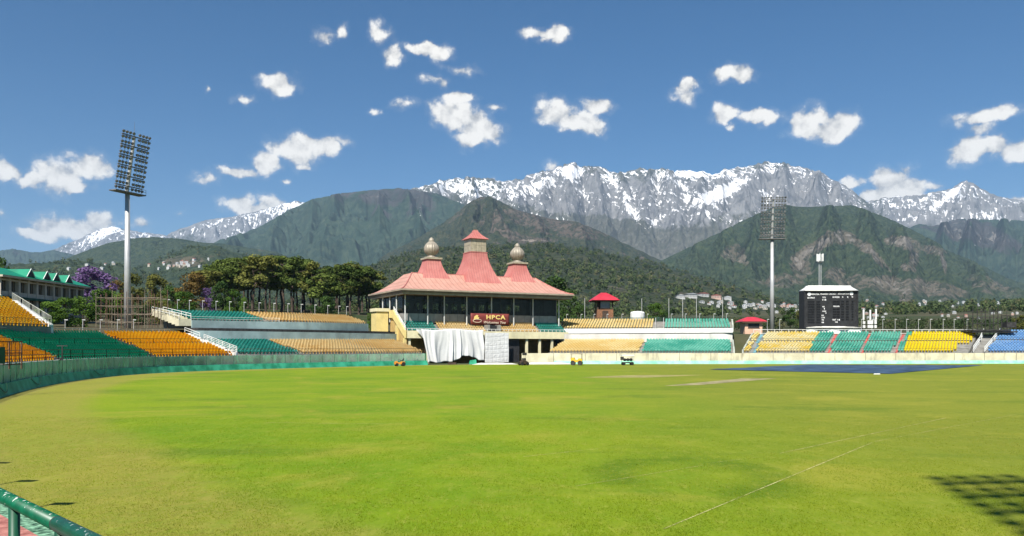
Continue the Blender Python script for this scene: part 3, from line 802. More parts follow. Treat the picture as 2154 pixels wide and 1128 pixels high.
m_conc = mat('tier_concrete', (0.27, 0.26, 0.235), 0.9, 0.15, 0.7, dirt=0.35)
m_conc_teal = mat('painted_fascia_teal', (0.30, 0.40, 0.40), 0.85, 0.12, 0.4, dirt=0.3)
m_conc_pink = mat('painted_fascia_pale', (0.62, 0.60, 0.55), 0.85, 0.1, 0.4, dirt=0.3)

def net_mat(name, c, alpha):
    m = bpy.data.materials.new(name); m.use_nodes = True
    t = NT(m.node_tree); b = t.n['Principled BSDF']
    pos = t.add('ShaderNodeNewGeometry').outputs['Position']
    n = t.noise(t.mapping(pos, (1, 1, 0.6)), 0.7, 4, 0.6, 1.2)
    t.l.new(t.mix(t.step(n, 0.35, 0.7), c, tuple(min(1, x * 1.9 + 0.03) for x in c)), b.inputs['Base Color'])
    b.inputs['Roughness'].default_value = 0.8
    t.l.new(t.step(n, 0.3, 0.75, alpha - 0.15, alpha + 0.2), b.inputs['Alpha'])
    return m
m_net = net_mat('green_netting', (0.11, 0.34, 0.20), 0.42)

qa, oa = path_between((-16, 23), (-14.5, 142), 2.4)
o = ribbon(qa, oa, 1.0, 1.3, -0.1, 2.0).build('boundary_wall', m_wall_grey)
tag(o, 'grey concrete boundary wall behind green netting on the left', 'wall')
o = ribbon(qa, oa, 0.0, 0.06, 0.0, 0.80, 0.30, 0.36).build('boundary_skirt', m_skirt)
tag(o, 'dark green cloth skirt along the foot of the netted fence', 'cloth skirt')
nf_root = empty('net_fence', (float(qa[0][0]), float(qa[0][1]), 0), 0, 'translucent green net fence on thin posts along the left boundary', 'fence')
for i, (p, n) in enumerate(zip(qa, oa)):
    x, y = p + n * 0.55
    lk = 0.05 * math.sin(i * 2.1)
    MB().cyl((x - nf_root.location.x, y - nf_root.location.y, 0), (x + lk - nf_root.location.x, y - nf_root.location.y, 2.12 + 0.08 * math.sin(i * 1.3)), 0.035, 0.03, 6).build('post', m_pipe, nf_root)
for i in range(len(qa) - 1):
    V = []
    for k in range(7):
        u = k / 6; p = qa[i] * (1 - u) + qa[i + 1] * u; n = oa[i] * (1 - u) + oa[i + 1] * u
        sag = 0.10 * math.sin(PI * u) * (0.5 + 0.5 * math.sin(i * 1.7))
        for zz, bul in ((0.72, 0.0), (1.2, 0.06), (1.65, 0.05), (2.05 - sag, 0.0)):
            d = 0.50 - bul * math.sin(PI * u) - 0.02 * math.sin(9 * u + i)
            V.append((p[0] + n[0] * d - nf_root.location.x, p[1] + n[1] * d - nf_root.location.y, zz))
    link('net_panel', np_mesh('net_panel', V, grid_faces(7, 4), [m_net], smooth=True), nf_root)
# hose lying in loops over the skirt
m_hose = mat('dark_hose', (0.02, 0.09, 0.05), 0.6)
for (i0, ln, lab) in ((10, 1.6, 'dark hose looped over the green skirt nearest the left frame edge'), (14, 1.5, 'dark hose looped over the green skirt below the orange seats'), (19, 1.8, 'dark hose looped over the green skirt under the first green seats'), (28, 1.8, 'dark hose looped over the green skirt under the far orange seats')):
    p, n = qa[i0], oa[i0]; tg = np.array([n[1], -n[0]])
    pts = []
    for k in range(13):
        u = k / 12 * 2 - 1
        z = 0.82 - 0.55 * (1 - u * u)
        q = p + tg * u * ln - n * (0.05 - 0.30 * z / 0.8) - n * 0.06
        pts.append((q[0], q[1], z))
    o = MB().tube(pts, 0.03, 5).build('hose', m_hose); tag(o, lab, 'hose', 'hoses on the skirt')

qb, ob = path_between((2.2, 149.6), (112, 152.5), 3.0)
o = ribbon(qb, ob, 1.0, 1.3, -0.1, 2.02).build('boundary_wall', m_wall_cream)
tag(o, 'cream boundary wall in front of the right-hand stands', 'wall')
for i in range(2, len(qb) - 1, 2):
    p, n = qb[i] + ob[i] * 0.97, ob[i]
    MB().cyl((p[0], p[1], 0.5), (p[0], p[1], 2.3 if i % 6 == 0 else 2.0), 0.03, 0.03, 5).build('pipe', m_dark, o)
o = ribbon(qb[2:], ob[2:], 0.0, 0.06, 0.0, 0.62, 0.35, 0.41).build('boundary_skirt', m_skirt_pale)
tag(o, 'pale green cloth skirt along the foot of the cream wall', 'cloth skirt')
# ------------------------------------------------------------------ plastic bucket seat
def seat_arrays():
    V, F = [], []
    def sheet(rows, th):
        b = len(V); nr, nc = len(rows), len(rows[0])
        for r in rows: V.extend(r)
        for r in rows: V.extend([(x, y + th[0], z + th[1]) for (x, y, z) in r])
        n = nr * nc
        for i in range(nr - 1):
            for j in range(nc - 1):
                a = b + i * nc + j
                F.append((a, a + 1, a + nc + 1, a + nc)); F.append((a + n, a + n + nc, a + n + nc + 1, a + n + 1))
        for j in range(nc - 1):
            for i in (0, nr - 1):
                a = b + i * nc + j
                F.append((a, a + n, a + n + 1, a + 1))
    xs = (-0.205, -0.08, 0.08, 0.205)
    back = [[(x * k, 0.18 + ly - 0.05 * (1 - (x / 0.22) ** 2) * -1, z) for x in xs] for (k, ly, z) in ((1.0, 0.0, 0.36), (1.0, 0.09, 0.55), (0.86, 0.20, 0.72))]
    sheet(back, (0.04, 0.0))
    pan = [[(x, y, 0.36 + 0.03 * abs(x) / 0.22 + dz) for x in xs] for (y, dz) in ((-0.22, 0.02), (0.0, 0.0), (0.20, 0.0))]
    sheet(pan, (0.0, -0.04))
    # pedestal
    b = len(V)
    V.extend([(sx, sy, z) for z in (0.0, 0.34) for (sx, sy) in ((-0.05, -0.05), (0.05, -0.05), (0.05, 0.05), (-0.05, 0.05))])
    F.extend([(b + i, b + (i + 1) % 4, b + 4 + (i + 1) % 4, b + 4 + i) for i in range(4)])
    return np.array(V, float), np.array(F, int)
SEAT_V, SEAT_F = seat_arrays()
def seat_mat(name, c, c2):
    m = bpy.data.materials.new(name); m.use_nodes = True
    t = NT(m.node_tree); b = t.n['Principled BSDF']
    pos = t.add('ShaderNodeNewGeometry').outputs['Position']
    n = t.noise(pos, 1.15, 2, 0.5); n2 = t.noise(pos, 0.16, 3, 0.5)
    f = t.math('MULTIPLY_ADD', t.math('SUBTRACT', n2, 0.5), 1.6, n)
    cc = t.mix(t.step(f, 0.25, 0.75), c, c2)
    t.l.new(cc, b.inputs['Base Color'])
    b.inputs['Roughness'].default_value = 0.5; b.inputs['Specular IOR Level'].default_value = 0.3
    # thin moulded plastic lets some sunlight through
    tr = t.add('ShaderNodeBsdfTranslucent'); t.l.new(cc, tr.inputs[0])
    ms = t.add('ShaderNodeMixShader'); ms.inputs[0].default_value = 0.5
    t.l.new(b.outputs[0], ms.inputs[1]); t.l.new(tr.outputs[0], ms.inputs[2])
    t.l.new(ms.outputs[0], t.n['Material Output'].inputs[0])
    return m
S_GREEN = seat_mat('seat_green', (0.000, 0.36, 0.19), (0.012, 0.42, 0.24))
S_ORANGE = seat_mat('seat_orange', (0.95, 0.51, 0.007), (0.96, 0.58, 0.02))
S_AMBER = seat_mat('seat_amber', (0.90, 0.53, 0.012), (0.92, 0.62, 0.04))
S_TEAL = seat_mat('seat_teal', (0.03, 0.33, 0.26), (0.10, 0.44, 0.36))
S_TAN = seat_mat('seat_faded_tan', (0.86, 0.62, 0.26), (0.92, 0.74, 0.40))
S_PALE = seat_mat('seat_pale_yellow', (0.82, 0.62, 0.23), (0.88, 0.74, 0.38))
S_AQUA = seat_mat('seat_faded_aqua', (0.07, 0.47, 0.35), (0.22, 0.63, 0.50))
S_YELLOW = seat_mat('seat_yellow', (0.92, 0.72, 0.004), (0.93, 0.78, 0.02))
S_CREAM = seat_mat('seat_bleached_yellow', (0.88, 0.68, 0.12), (0.90, 0.82, 0.52))
S_BLUE = seat_mat('seat_blue', (0.16, 0.42, 0.78), (0.32, 0.56, 0.84))
seat_meshes = {}
def seat_mesh(m):
    if m.name not in seat_meshes:
        seat_meshes[m.name] = np_mesh('seat', SEAT_V, SEAT_F, [m])
    return seat_meshes[m.name]

class Stand:
    """terraced seating lofted between a front line and a back line"""
    def __init__(self, name, label, stations, nrows, cat='stand'):
        self.F = np.array([s[0] for s in stations], float); self.B = np.array([s[1] for s in stations], float)
        self.n = nrows
        self.root = empty(name, (float(self.F[0][0]), float(self.F[0][1]), 0), 0, label, cat)
        self.o3 = np.array([self.F[0][0], self.F[0][1], 0.0])
        k = len(stations)
        if k > 2:
            self.Fd = catmull(self.F, 12); self.Bd = catmull(self.B, 12); self.sd = np.linspace(0, k - 1, len(self.Fd))
        else:
            self.Fd, self.Bd, self.sd = self.F, self.B, np.array([0.0, 1.0])
    def at(self, s, tt):
        f = np.array([np.interp(s, self.sd, self.Fd[:, i]) for i in range(3)]); b = np.array([np.interp(s, self.sd, self.Bd[:, i]) for i in range(3)])
        return f + (b - f) * tt
    def rowz(self, s, r):
        f = self.at(s, 0)[2]; b = self.at(s, 1)[2]
        return f + (b - f) * r / max(1, self.n - 1)
    def tiers(self, m, base=None, samples=40, cross=None, name='tiers', back_down=None):
        ss = np.linspace(0, self.sd[-1], samples if len(self.sd) > 2 else 2)
        rows = []
        for s in ss:
            prof = []
            p = self.at(s, 0); prof.append((p[0], p[1], base))
            for r in range(self.n):
                z = self.rowz(s, r)
                a = self.at(s, r / self.n); b = self.at(s, (r + 1) / self.n)
                prof.append((a[0], a[1], z)); prof.append((b[0], b[1], z))
            p = self.at(s, 1); prof.append((p[0], p[1], base if back_down is None else back_down))
            rows.append(prof)
        V = (np.array(rows) - self.o3).reshape(-1, 3); nc = len(rows[0])
        mb = MB(); mb.add([tuple(v) for v in V], [tuple(f) for f in grid_faces(len(ss), nc).tolist()])
        mb.f.append(tuple(range(nc))); mb.f.append(tuple(reversed(range((len(ss) - 1) * nc, len(ss) * nc))))
        return mb.build(name, m, self.root)
    def seats(self, sections, spacing=0.61, skip_rows=(), limit=300, jitter=0.012):
        items = []
        for r in range(self.n):
            if r in skip_rows: continue
            tt = (r + 0.62) / self.n
            ss = np.linspace(0, self.sd[-1], 240)
            pts = np.array([self.at(s, tt) for s in ss])
            L = np.concatenate([[0], np.cumsum(np.hypot(*np.diff(pts[:, :2], axis=0).T))])
            num = int(L[-1] / spacing)
            ls = (np.arange(num) + 0.5) * spacing + 0.13 * r % spacing
            sv = np.interp(ls, L, ss)
            X = np.interp(ls, L, pts[:, 0]); Y = np.interp(ls, L, pts[:, 1])
            for x, y, s in zip(X, Y, sv):
                for (s0, s1, m, *opt) in sections:
                    if s0 <= s < s1 and not (opt and not (opt[0] <= r < opt[1])):
                        f = self.at(s, 0); bk = self.at(s, 1)
                        dd = self.tang(s)
                        items.append((x, y, self.rowz(s, r), math.atan2(dd[1], dd[0]), m))
                        break
        vis = []
        for it in items:
            px = it[0] / it[1] * FPX + 1077 if it[1] > 1 else -9999
            vis.append((0 if -15 < px < 2170 else 1, math.hypot(it[0], it[1])))
        order = sorted(range(len(items)), key=lambda i: vis[i])
        mats = []; 
        for it in items:
            if it[4] not in mats: mats.append(it[4])
        for i in order[:limit]:
            x, y, z, a, m = items[i]
            link('seat', seat_mesh(m), self.root, (x - self.o3[0], y - self.o3[1], z), (R(random.gauss(0, 1.2)), 0, a + random.gauss(0, 0.025)))
        rest = order[limit:]
        if rest:
            VS, FS, MI = [], [], []
            for k, i in enumerate(rest):
                x, y, z, a, m = items[i]; a += random.gauss(0, 0.025)
                c, s = math.cos(a), math.sin(a)
                v = SEAT_V
                VS.append(np.stack([v[:, 0] * c - v[:, 1] * s + x - self.o3[0], v[:, 0] * s + v[:, 1] * c + y - self.o3[1], v[:, 2] + z], -1))
                FS.append(SEAT_F + k * len(SEAT_V)); MI.append(np.full(len(SEAT_F), mats.index(m)))
            o = link('rear_seating', np_mesh('rear_seating', np.concatenate(VS), np.concatenate(FS), mats, np.concatenate(MI)), self.root)
            o['kind'] = 'stuff'
        return len(items)
    def tang(self, s):
        a = self.at(max(s - 0.05, 0), 0.5); b = self.at(min(s + 0.05, self.sd[-1]), 0.5)
        d = b - a; d /= np.hypot(d[0], d[1])
        # seats face the field: local -Y must point from back to front
        f = self.at(s, 0) - self.at(s, 1)
        if (-(-d[1]) * f[0] + -(d[0]) * f[1]) < 0: d = -d
        return d
    def aisle(self, s, wdt, m, name='aisle_steps', rise=0.02):
        """painted steps running up the stand at s"""
        mb = MB()
        for r in range(self.n):
            z = self.rowz(s, r) + rise
            a = self.at(s, r / self.n) - self.o3; b = self.at(s, (r + 1) / self.n) - self.o3
            tg = self.tang(s) * wdt / 2
            v = [(a[0] - tg[0], a[1] - tg[1], z), (a[0] + tg[0], a[1] + tg[1], z), (b[0] + tg[0], b[1] + tg[1], z), (b[0] - tg[0], b[1] - tg[1], z)]
            v += [(p[0], p[1], z - 0.25) for p in v]
            mb.add(v, [(0, 1, 2, 3), (0, 4, 5, 1), (1, 5, 6, 2), (3, 2, 6, 7), (0, 3, 7, 4)])
        return mb.build(name, m, self.root)
    def rail(self, pts, m, h=1.0, bars=(1.0, 0.5), every=1.6, r=0.03, name='guard_rail'):
        """guard rail: one part; pts in world coordinates at floor level"""
        return rail_part(pts, m, self.root, self.o3, h, bars, every, r, name)

def rail_part(pts, m, parent, o3, h=1.0, bars=(1.0, 0.5), every=1.6, r=0.03, name='guard_rail'):
    mb = MB()
    o3 = Vector(tuple(float(x) for x in o3))
    pts = [Vector(tuple(float(x) for x in p)) - o3 for p in pts]
    for a, b in zip(pts[:-1], pts[1:]):
        for bz in bars: mb.beam(a + Vector((0, 0, h * bz)), b + Vector((0, 0, h * bz)), r * 2)
        n = max(1, int((b - a).length / every))
        for i in range(n + 1):
            q = a.lerp(b, i / n)
            mb.beam(q, q + Vector((0, 0, h)), r * 1.8)
    return mb.build(name, m, parent)

# ---- left lower stand -------------------------------------------------
st1 = [((-30.5, 35, 1.95), (-43, 41, 4.3)), ((-38.0, 55, 1.95), (-50.5, 62, 4.35)), ((-44.2, 80, 1.95), (-55.6, 87, 4.4)), ((-45.4, 103, 1.95), (-56.0, 111, 4.75)), ((-40.0, 117.5, 1.95), (-50.2, 124.0, 4.95))]
S1 = Stand('lower_stand', 'left lower stand with broad green block between orange seat blocks', st1, 15)
S1.tiers(m_conc, base=-0.2, samples=44)
n1 = S1.seats([(0.0, 1.93, S_ORANGE), (2.0, 2.95, S_GREEN), (3.02, 3.93, S_ORANGE)], spacing=0.61, skip_rows=(7,))
S1.aisle(1.965, 0.9, m_conc); S1.aisle(2.985, 0.9, m_conc)
# cross-aisle rail half way up
S1.rail([S1.at(s, 7.05 / 15) * (1, 1, 0) + np.array([0, 0, S1.rowz(s, 7)]) for s in np.linspace(1.0, 3.95, 22)], m_pipe, h=0.95, bars=(1.0,), every=2.0, r=0.025)
# front pipe rail
S1.rail([S1.at(s, 0.01) + np.array([0, 0, 0.0]) for s in np.linspace(0.8, 3.95, 26)], m_rust, h=0.95, bars=(1.0, 0.55), every=2.2, r=0.025)
# white stepped end wall with guard rail
def end_wall(S, s, thick, m, h0=0.9, steps=True, name='end_wall'):
    mb = MB(); tg = S.tang(s)
    prof_t = []
    for r in range(S.n + 1):
        tt = r / S.n; prof_t.append((tt, S.rowz(s, min(r, S.n - 1)) + h0))
    for (ta, za), (tb, zb) in zip(prof_t[:-1], prof_t[1:]):
        a = S.at(s, ta) - S.o3; b = S.at(s, tb) - S.o3
        v = []
        for p, z in ((a, zb if steps else za), (b, zb)):
            for k in (-0.5, 0.5):
                v += [(p[0] + tg[0] * thick * k, p[1] + tg[1] * thick * k, -0.2 if False else z - h0 - 0.9), (p[0] + tg[0] * thick * k, p[1] + tg[1] * thick * k, z)]
        mb.add(v, [(0, 1, 3, 2), (4, 6, 7, 5), (1, 5, 7, 3), (0, 4, 5, 1), (2, 3, 7, 6), (0, 2, 6, 4)])
    return mb.build(name, m, S.root)
end_wall(S1, 4.0, 0.35, m_white, 0.35)
S1.rail([S1.at(4.0, tt) * (1, 1, 0) + np.array([0, 0, S1.rowz(4.0, tt * 14) + 0.35]) for tt in (0.0, 0.2, 0.4, 0.62)], m_white, h=0.95, bars=(1.0, 0.75, 0.5, 0.25), every=0.8, r=0.03)
S1.rail([S1.at(4.0, tt) * (1, 1, 0) + np.array([0, 0, S1.rowz(4.0, tt * 14) + 0.35]) for tt in (0.7, 0.85, 1.0)], m_white, h=0.9, bars=(1.0, 0.6), every=1.4, r=0.03)

# ---- left rear stand (amber) -------------------------------------------
st2 = [((-52.0, 66, 5.6), (-64, 72, 8.9)), ((-56.0, 84, 5.6), (-66.5, 91, 8.9)), ((-55.6, 97.5, 5.65), (-64.6, 104.5, 8.95))]
S2 = Stand('rear_stand', 'raised stand of amber yellow seats below the green-roofed building', st2, 12)
S2.tiers(m_conc, base=3.0, samples=24)
S2.seats([(0.0, 1.93, S_AMBER)], spacing=0.61)
end_wall(S2, 2.0, 0.8, m_white, 0.25, steps=False)
S2.rail([S2.at(2.0, tt) * (1, 1, 0) + np.array([0, 0, S2.rowz(2.0, tt * 11) + 0.25]) for tt in (0.0, 0.25, 0.5, 0.75, 1.0)], m_wall_grey, h=1.0, bars=(1.0, 0.1), every=0.35, r=0.022)
S2.rail([S2.at(s, -0.04) for s in np.linspace(0.2, 2.0, 14)], m_pipe, h=1.0, bars=(1.0, 0.1), every=0.5, r=0.02)

# ---- two-tier stand left of the pavilion ----------------------------------
st3 = [((-41.5, 119.5, 2.1), (-50, 126, 3.9)), ((-38.0, 121.5, 2.1), (-46.3, 128, 3.9)), ((-27.5, 134, 2.1), (-34.5, 141, 4.0)), ((-16.0, 147.5, 2.1), (-22.6, 158.2, 4.1))]
S3 = Stand('two_tier_stand', 'two-tier stand of faded teal and tan seats left of the pavilion', st3, 11)
S3.tiers(m_conc, base=-0.2, samples=30)
S3.seats([(0.0, 1.50, S_TEAL), (1.54, 3.0, S_TAN)], spacing=0.61, limit=200)
S3.aisle(1.52, 0.8, m_conc)
S3.rail([S3.at(s, 0.0) for s in np.linspace(0.3, 3.0, 16)], m_rust, h=0.8, bars=(1.0,), every=2.4, r=0.025)
# back wall of the lower tier, then the fascia of the upper tier
def band(S, t0, z0, z1, m, name, thick=0.3, s0=0.0, s1=None, n=24, zadd=None):
    s1 = S.sd[-1] if s1 is None else s1
    mb = MB(); rows = []
    for s in np.linspace(s0, s1, n):
        p = S.at(s, t0) - S.o3; d = S.at(s, 1) - S.at(s, 0); d = d / np.hypot(d[0], d[1])
        zz0 = z0(s) if callable(z0) else z0; zz1 = z1(s) if callable(z1) else z1
        rows.append([(p[0], p[1], zz0), (p[0] + d[0] * thick, p[1] + d[1] * thick, zz0), (p[0] + d[0] * thick, p[1] + d[1] * thick, zz1), (p[0], p[1], zz1)])
    V = [q for r in rows for q in r]
    mb.add(V, [tuple(f) for f in grid_faces(n, 4, True).tolist()]); k = n - 1
    mb.f += [(0, 1, 2, 3), (4 * k + 3, 4 * k + 2, 4 * k + 1, 4 * k)]
    return mb.build(name, m, S.root)
band(S3, 1.0, 3.0, 5.75, m_conc_teal, 'back_wall', 0.3, 0.05)
band(S3, 1.06, 5.70, 6.2, m_dark, 'vent_slot', 0.2, 0.05)
class Upper(Stand):
    def __init__(self, root, o3, stations, nrows):
        self.F = np.array([s[0] for s in stations], float); self.B = np.array([s[1] for s in stations], float); self.n = nrows
        self.root = root; self.o3 = o3; k = len(stations)
        if k > 2: self.Fd = catmull(self.F, 12); self.Bd = catmull(self.B, 12); self.sd = np.linspace(0, k - 1, len(self.Fd))
        else: self.Fd, self.Bd, self.sd = self.F, self.B, np.array([0.0, 1.0])
st3u = [((-50.6, 127.5, 7.4), (-58.0, 134.5, 8.8)), ((-44.5, 134, 7.45), (-51.0, 141.5, 8.85)), ((-34.8, 142.5, 7.5), (-41, 150.5, 8.9)), ((-27.6, 154.6, 7.6), (-33.2, 163.6, 9.05))]
U3 = Upper(S3.root, S3.o3, st3u, 8)
U3.tiers(m_conc, base=6.3, samples=26, name='upper_tiers')
band(U3, -0.03, 6.15, lambda s: U3.at(s, 0)[2] + 0.02, m_conc_teal, 'fascia', 0.3)
U3.seats([(0.0, 1.32, S_TEAL), (1.36, 2.98, S_TAN)], spacing=0.61, limit=90)
U3.rail([U3.at(s, 0.0) for s in np.linspace(0.0, 1.5, 12)], m_white, h=0.62, bars=(1.0, 0.45), every=0.9, r=0.025)
# stair at the left end of the upper tier
mb = MB(); tg = U3.tang(0.0)
for k in range(8):
    a = U3.at(0.0, k / 8) - S3.o3; b = U3.at(0.0, (k + 1) / 8) - S3.o3; z = 7.35 + (k + 1) * 0.26
    v = []
    for p in (a, b):
        for w_ in (0.0, -2.0): 
            q = (p[0] - abs(tg[0]) * w_ * -1 * np.sign(tg[0]) * (1 if tg[0] > 0 else 1), p[1] - tg[1] * -w_ * (1 if tg[0] > 0 else 1))
            sgn = -1 if tg[0] > 0 else 1
            q = (p[0] + sgn * tg[0] * -w_, p[1] + sgn * tg[1] * -w_)
            v += [(q[0], q[1], z - 1.1), (q[0], q[1], z)]
    mb.add(v, [(0, 1, 3, 2), (4, 6, 7, 5), (1, 5, 7, 3), (0, 4, 5, 1), (2, 3, 7, 6), (0, 2, 6, 4)])
mb.build('end_stair', m_wall_cream, S3.root)
sgn = -1 if tg[0] > 0 else 1
for w_ in (0.05, 1.95):
    U3.rail([U3.at(0.0, tt) + np.array([sgn * tg[0] * w_, sgn * tg[1] * w_, 0.1]) for tt in (0, 0.5, 1.0)], m_white, h=0.95, bars=(1.0, 0.6), every=1.6, r=0.035, name='stair_rail')

# ---- two-tier stand right of the pavilion ---------------------------------
st4 = [((7.0, 155.5, 2.1), (11.0, 170.5, 4.2)), ((42.2, 153.6, 2.1), (44.6, 163.5, 4.2))]
S4 = Stand('two_tier_stand', 'two-tier stand of pale yellow and aqua seats right of the pavilion', st4, 11)
S4.tiers(m_conc, base=-0.2)
S4.seats([(0.0, 0.487, S_PALE), (0.505, 0.985, S_AQUA)], spacing=0.61, limit=200)
S4.aisle(0.496, 0.6, m_conc)
band(S4, 1.0, 3.5, 5.9, m_conc_pink, 'back_wall', 0.3)
U4 = Upper(S4.root, S4.o3, [((10.6, 176.0, 7.1), (11.4, 185.0, 8.95)), ((44.6, 163.2, 6.95), (46.8, 172.0, 8.55))], 8)
U4.tiers(m_conc, base=6.2, name='upper_tiers')
band(U4, -0.02, 6.1, lambda s: U4.at(s, 0)[2] + 0.05, m_white, 'fascia', 0.3)
band(U4, 0.10, 4.5, 6.15, m_conc_pink, 'soffit_wall', 0.3)
U4.seats([(0.0, 0.56, S_PALE), (0.625, 0.985, S_AQUA)], spacing=0.61, limit=100)
U4.rail([U4.at(0.57, tt) for tt in (0, 1)], m_white, h=0.9, every=1.8); U4.rail([U4.at(0.615, tt) for tt in (0, 1)], m_white, h=0.9, every=1.8)
for k in range(4):
    s0 = 0.425 + k * 0.082
    p, q = U4.at(s0, -0.06) - S4.o3, U4.at(s0 + 0.068, -0.06) - S4.o3
    MB().beam((p[0], p[1], 5.72), (q[0], q[1], 5.72), 0.12, 0.42).build('vent_slot', m_dark, S4.root)
end_wall(U4, 1.0, 0.3, m_wall_grey, 0.5); end_wall(S4, 1.0, 0.3, m_wall_grey, 0.5)

# ---- scoreboard-side stand --------------------------------------------------
st6 = [((44.4, 155.5, 2.15), (50.8, 170, 5.8)), ((88.6, 157.0, 2.15), (98.8, 171.5, 5.8))]
S6 = Stand('open_stand', 'open single-tier stand of yellow and aqua seats under the scoreboard', st6, 15)
S6.tiers(m_conc, base=-0.2)
def sx6(px): return (px - 1560) / 480.0
m_aisle_red = mat('red_aisle_paint', (0.55, 0.13, 0.11), 0.8, 0.2, 1.0)
m_aisle_blue = mat('blue_aisle_paint', (0.16, 0.33, 0.38), 0.8, 0.2, 1.0)
S6.seats([(sx6(1562), sx6(1574), S_CREAM), (sx6(1588), sx6(1700), S_CREAM), (sx6(1700), sx6(1734), S_AQUA), (sx6(1745), sx6(1806), S_AQUA), (sx6(1817), sx6(1877), S_AQUA), (sx6(1889), sx6(1899), S_AQUA), (sx6(1899), sx6(2012), S_YELLOW), (sx6(2012), sx6(2036), S_YELLOW, 6, 15)], spacing=0.62, skip_rows=(7,), limit=300)
for pxa in (1739, 1811, 1883): S6.aisle(sx6(pxa), 0.9, m_aisle_red)
S6.aisle(sx6(1581), 1.1, m_aisle_blue)
S6.rail([S6.at(s, 7.05 / 15) * (1, 1, 0) + np.array([0, 0, S6.rowz(s, 7)]) for s in (0, 0.97)], m_dark, h=0.9, bars=(1.0,), every=2.0, r=0.02)
S6.rail([S6.at(s, 1.0) for s in (0.0, 1.0)], m_white, h=1.05, bars=(1.0, 0.25), every=1.5, r=0.045)
S6.rail([S6.at(s, 0.01) for s in (0.0, 1.0)], m_dark, h=0.7, bars=(1.0,), every=3.0, r=0.02)
end_wall(S6, 0.0, 0.3, m_wall_grey, 0.3)

# ---- blue stand at the right edge ---------------------------------------------
st7 = [((92.0, 157.3, 2.15), (104.0, 172.0, 6.2)), ((128.0, 157.0, 2.15), (140.0, 173.0, 6.2))]
S7 = Stand('open_stand', 'open stand of light blue seats at the right edge', st7, 15)
S7.tiers(m_conc, base=-0.2)
S7.seats([(0.015, 1.0, S_BLUE)], spacing=0.62, skip_rows=(7,), limit=150)
S7.rail([S7.at(0.0, tt) * (1, 1, 0) + np.array([0, 0, S7.rowz(0.0, tt * 14)]) for tt in (0.0, 0.5, 1.0)], m_white, h=1.0, bars=(1.0, 0.5), every=1.0, r=0.05)
S7.rail([S7.at(s, 7.05 / 15) * (1, 1, 0) + np.array([0, 0, S7.rowz(s, 7)]) for s in (0, 1)], m_dark, h=0.9, bars=(1.0,), every=2.0, r=0.02)
# stair between the two open stands
st = empty('stairway', (90.0, 158, 0), 0, 'grey concrete stairway between yellow and blue seat blocks', 'stairway')
for k in range(14):
    MB().box(-0.4 + k * 0.75, 2.3 + k * 0.82, k * 1.0, k * 1.0 + 1.0, 0, 2.1 + k * 0.29).build('step', m_conc, st)
rail_part([(90.2, 158, 2.2), (95.6, 165, 4.2), (99.5, 170.5, 5.9)], m_white, st, (90, 158, 0), 1.1, (1.0, 0.5), 1.2, 0.05, 'stair_rail')

# ------------------------------------------------------------------ text helper
def text_mesh(body, size, m, bold=0.0, shear=0.0, spacing=1.0, depth=0.01, align='CENTER'):
    cu = bpy.data.curves.new('lettering', 'FONT')
    cu.body = body; cu.size = size; cu.offset = bold; cu.shear = shear; cu.space_character = spacing; cu.extrude = depth
    cu.align_x = align; cu.align_y = 'CENTER'; cu.resolution_u = 2
    ob = bpy.data.objects.new('tmp_text', cu); COL.objects.link(ob)
    dg = bpy.context.evaluated_depsgraph_get()
    me = bpy.data.meshes.new_from_object(ob.evaluated_get(dg))
    bpy.data.objects.remove(ob)
    me.materials.clear(); me.materials.append(m); me.name = 'lettering'
    return me

# ------------------------------------------------------------------ pavilion
PAV_O = Vector((-21.15, 155.0, 0)); PAV_A = R(27.6)
pav = empty('pavilion', PAV_O, PAV_A, 'cricket pavilion with pink-red spired roof, silver domes and glazed upper floor', 'pavilion')

def sheet_roof_mat(name, c, c2, pitch, axis_scale):
    """ribbed sheet metal, sun-bleached"""
    m = bpy.data.materials.new(name); m.use_nodes = True
    t = NT(m.node_tree); b = t.n['Principled BSDF']
    oc = t.add('ShaderNodeTexCoord').outputs['Object']
    n = t.noise(oc, 0.35, 5, 0.65); nst = t.noise(t.mapping(oc, (1.4, 1.4, 0.25)), 1.2, 4, 0.6)
    col = t.mix(t.step(n, 0.3, 0.7), c, c2)
    col = t.mix(t.math('MULTIPLY', t.step(nst, 0.5, 0.75), 0.35), col, tuple(x * 0.6 for x in c))
    wv = t.add('ShaderNodeTexWave', wave_type='BANDS', bands_direction='X', wave_profile='SAW'); t.l.new(t.mapping(oc, axis_scale), wv.inputs[0])
    wv.inputs['Scale'].default_value = pitch; wv.inputs['Distortion'].default_value = 0
    rib = t.step(wv.outputs['Fac'], 0.70, 0.95)
    col = t.mix(t.math('MULTIPLY', rib, 0.50), col, tuple(x * 0.45 for x in c))
    t.l.new(col, b.inputs['Base Color']); b.inputs['Roughness'].default_value = 0.6
    bn = t.add('ShaderNodeBump'); bn.inputs['Strength'].default_value = 0.5; bn.inputs['Distance'].default_value = 0.05
    t.l.new(rib, bn.inputs['Height']); t.l.new(bn.outputs[0], b.inputs['Normal'])
    return m
m_roof = sheet_roof_mat('bleached_red_roof', (0.47, 0.240, 0.180), (0.54, 0.305, 0.235), 0.30, (1, 0, 0))
m_spire = sheet_roof_mat('red_spire_sheet', (0.43, 0.135, 0.115), (0.52, 0.205, 0.175), 0.55, (1, 0, 0))
m_spire_s = sheet_roof_mat('red_spire_sheet_side', (0.43, 0.135, 0.115), (0.52, 0.205, 0.175), 0.55, (0, 1, 0))
m_eave = mat('brown_eave_board', (0.20, 0.155, 0.11), 0.7, 0.15, 1.0)
m_eave2 = mat('tan_eave_board', (0.34, 0.285, 0.215), 0.7, 0.12, 1.0)
m_soffit = mat('soffit_board', (0.20, 0.13, 0.085), 0.8, 0.15, 1.0)
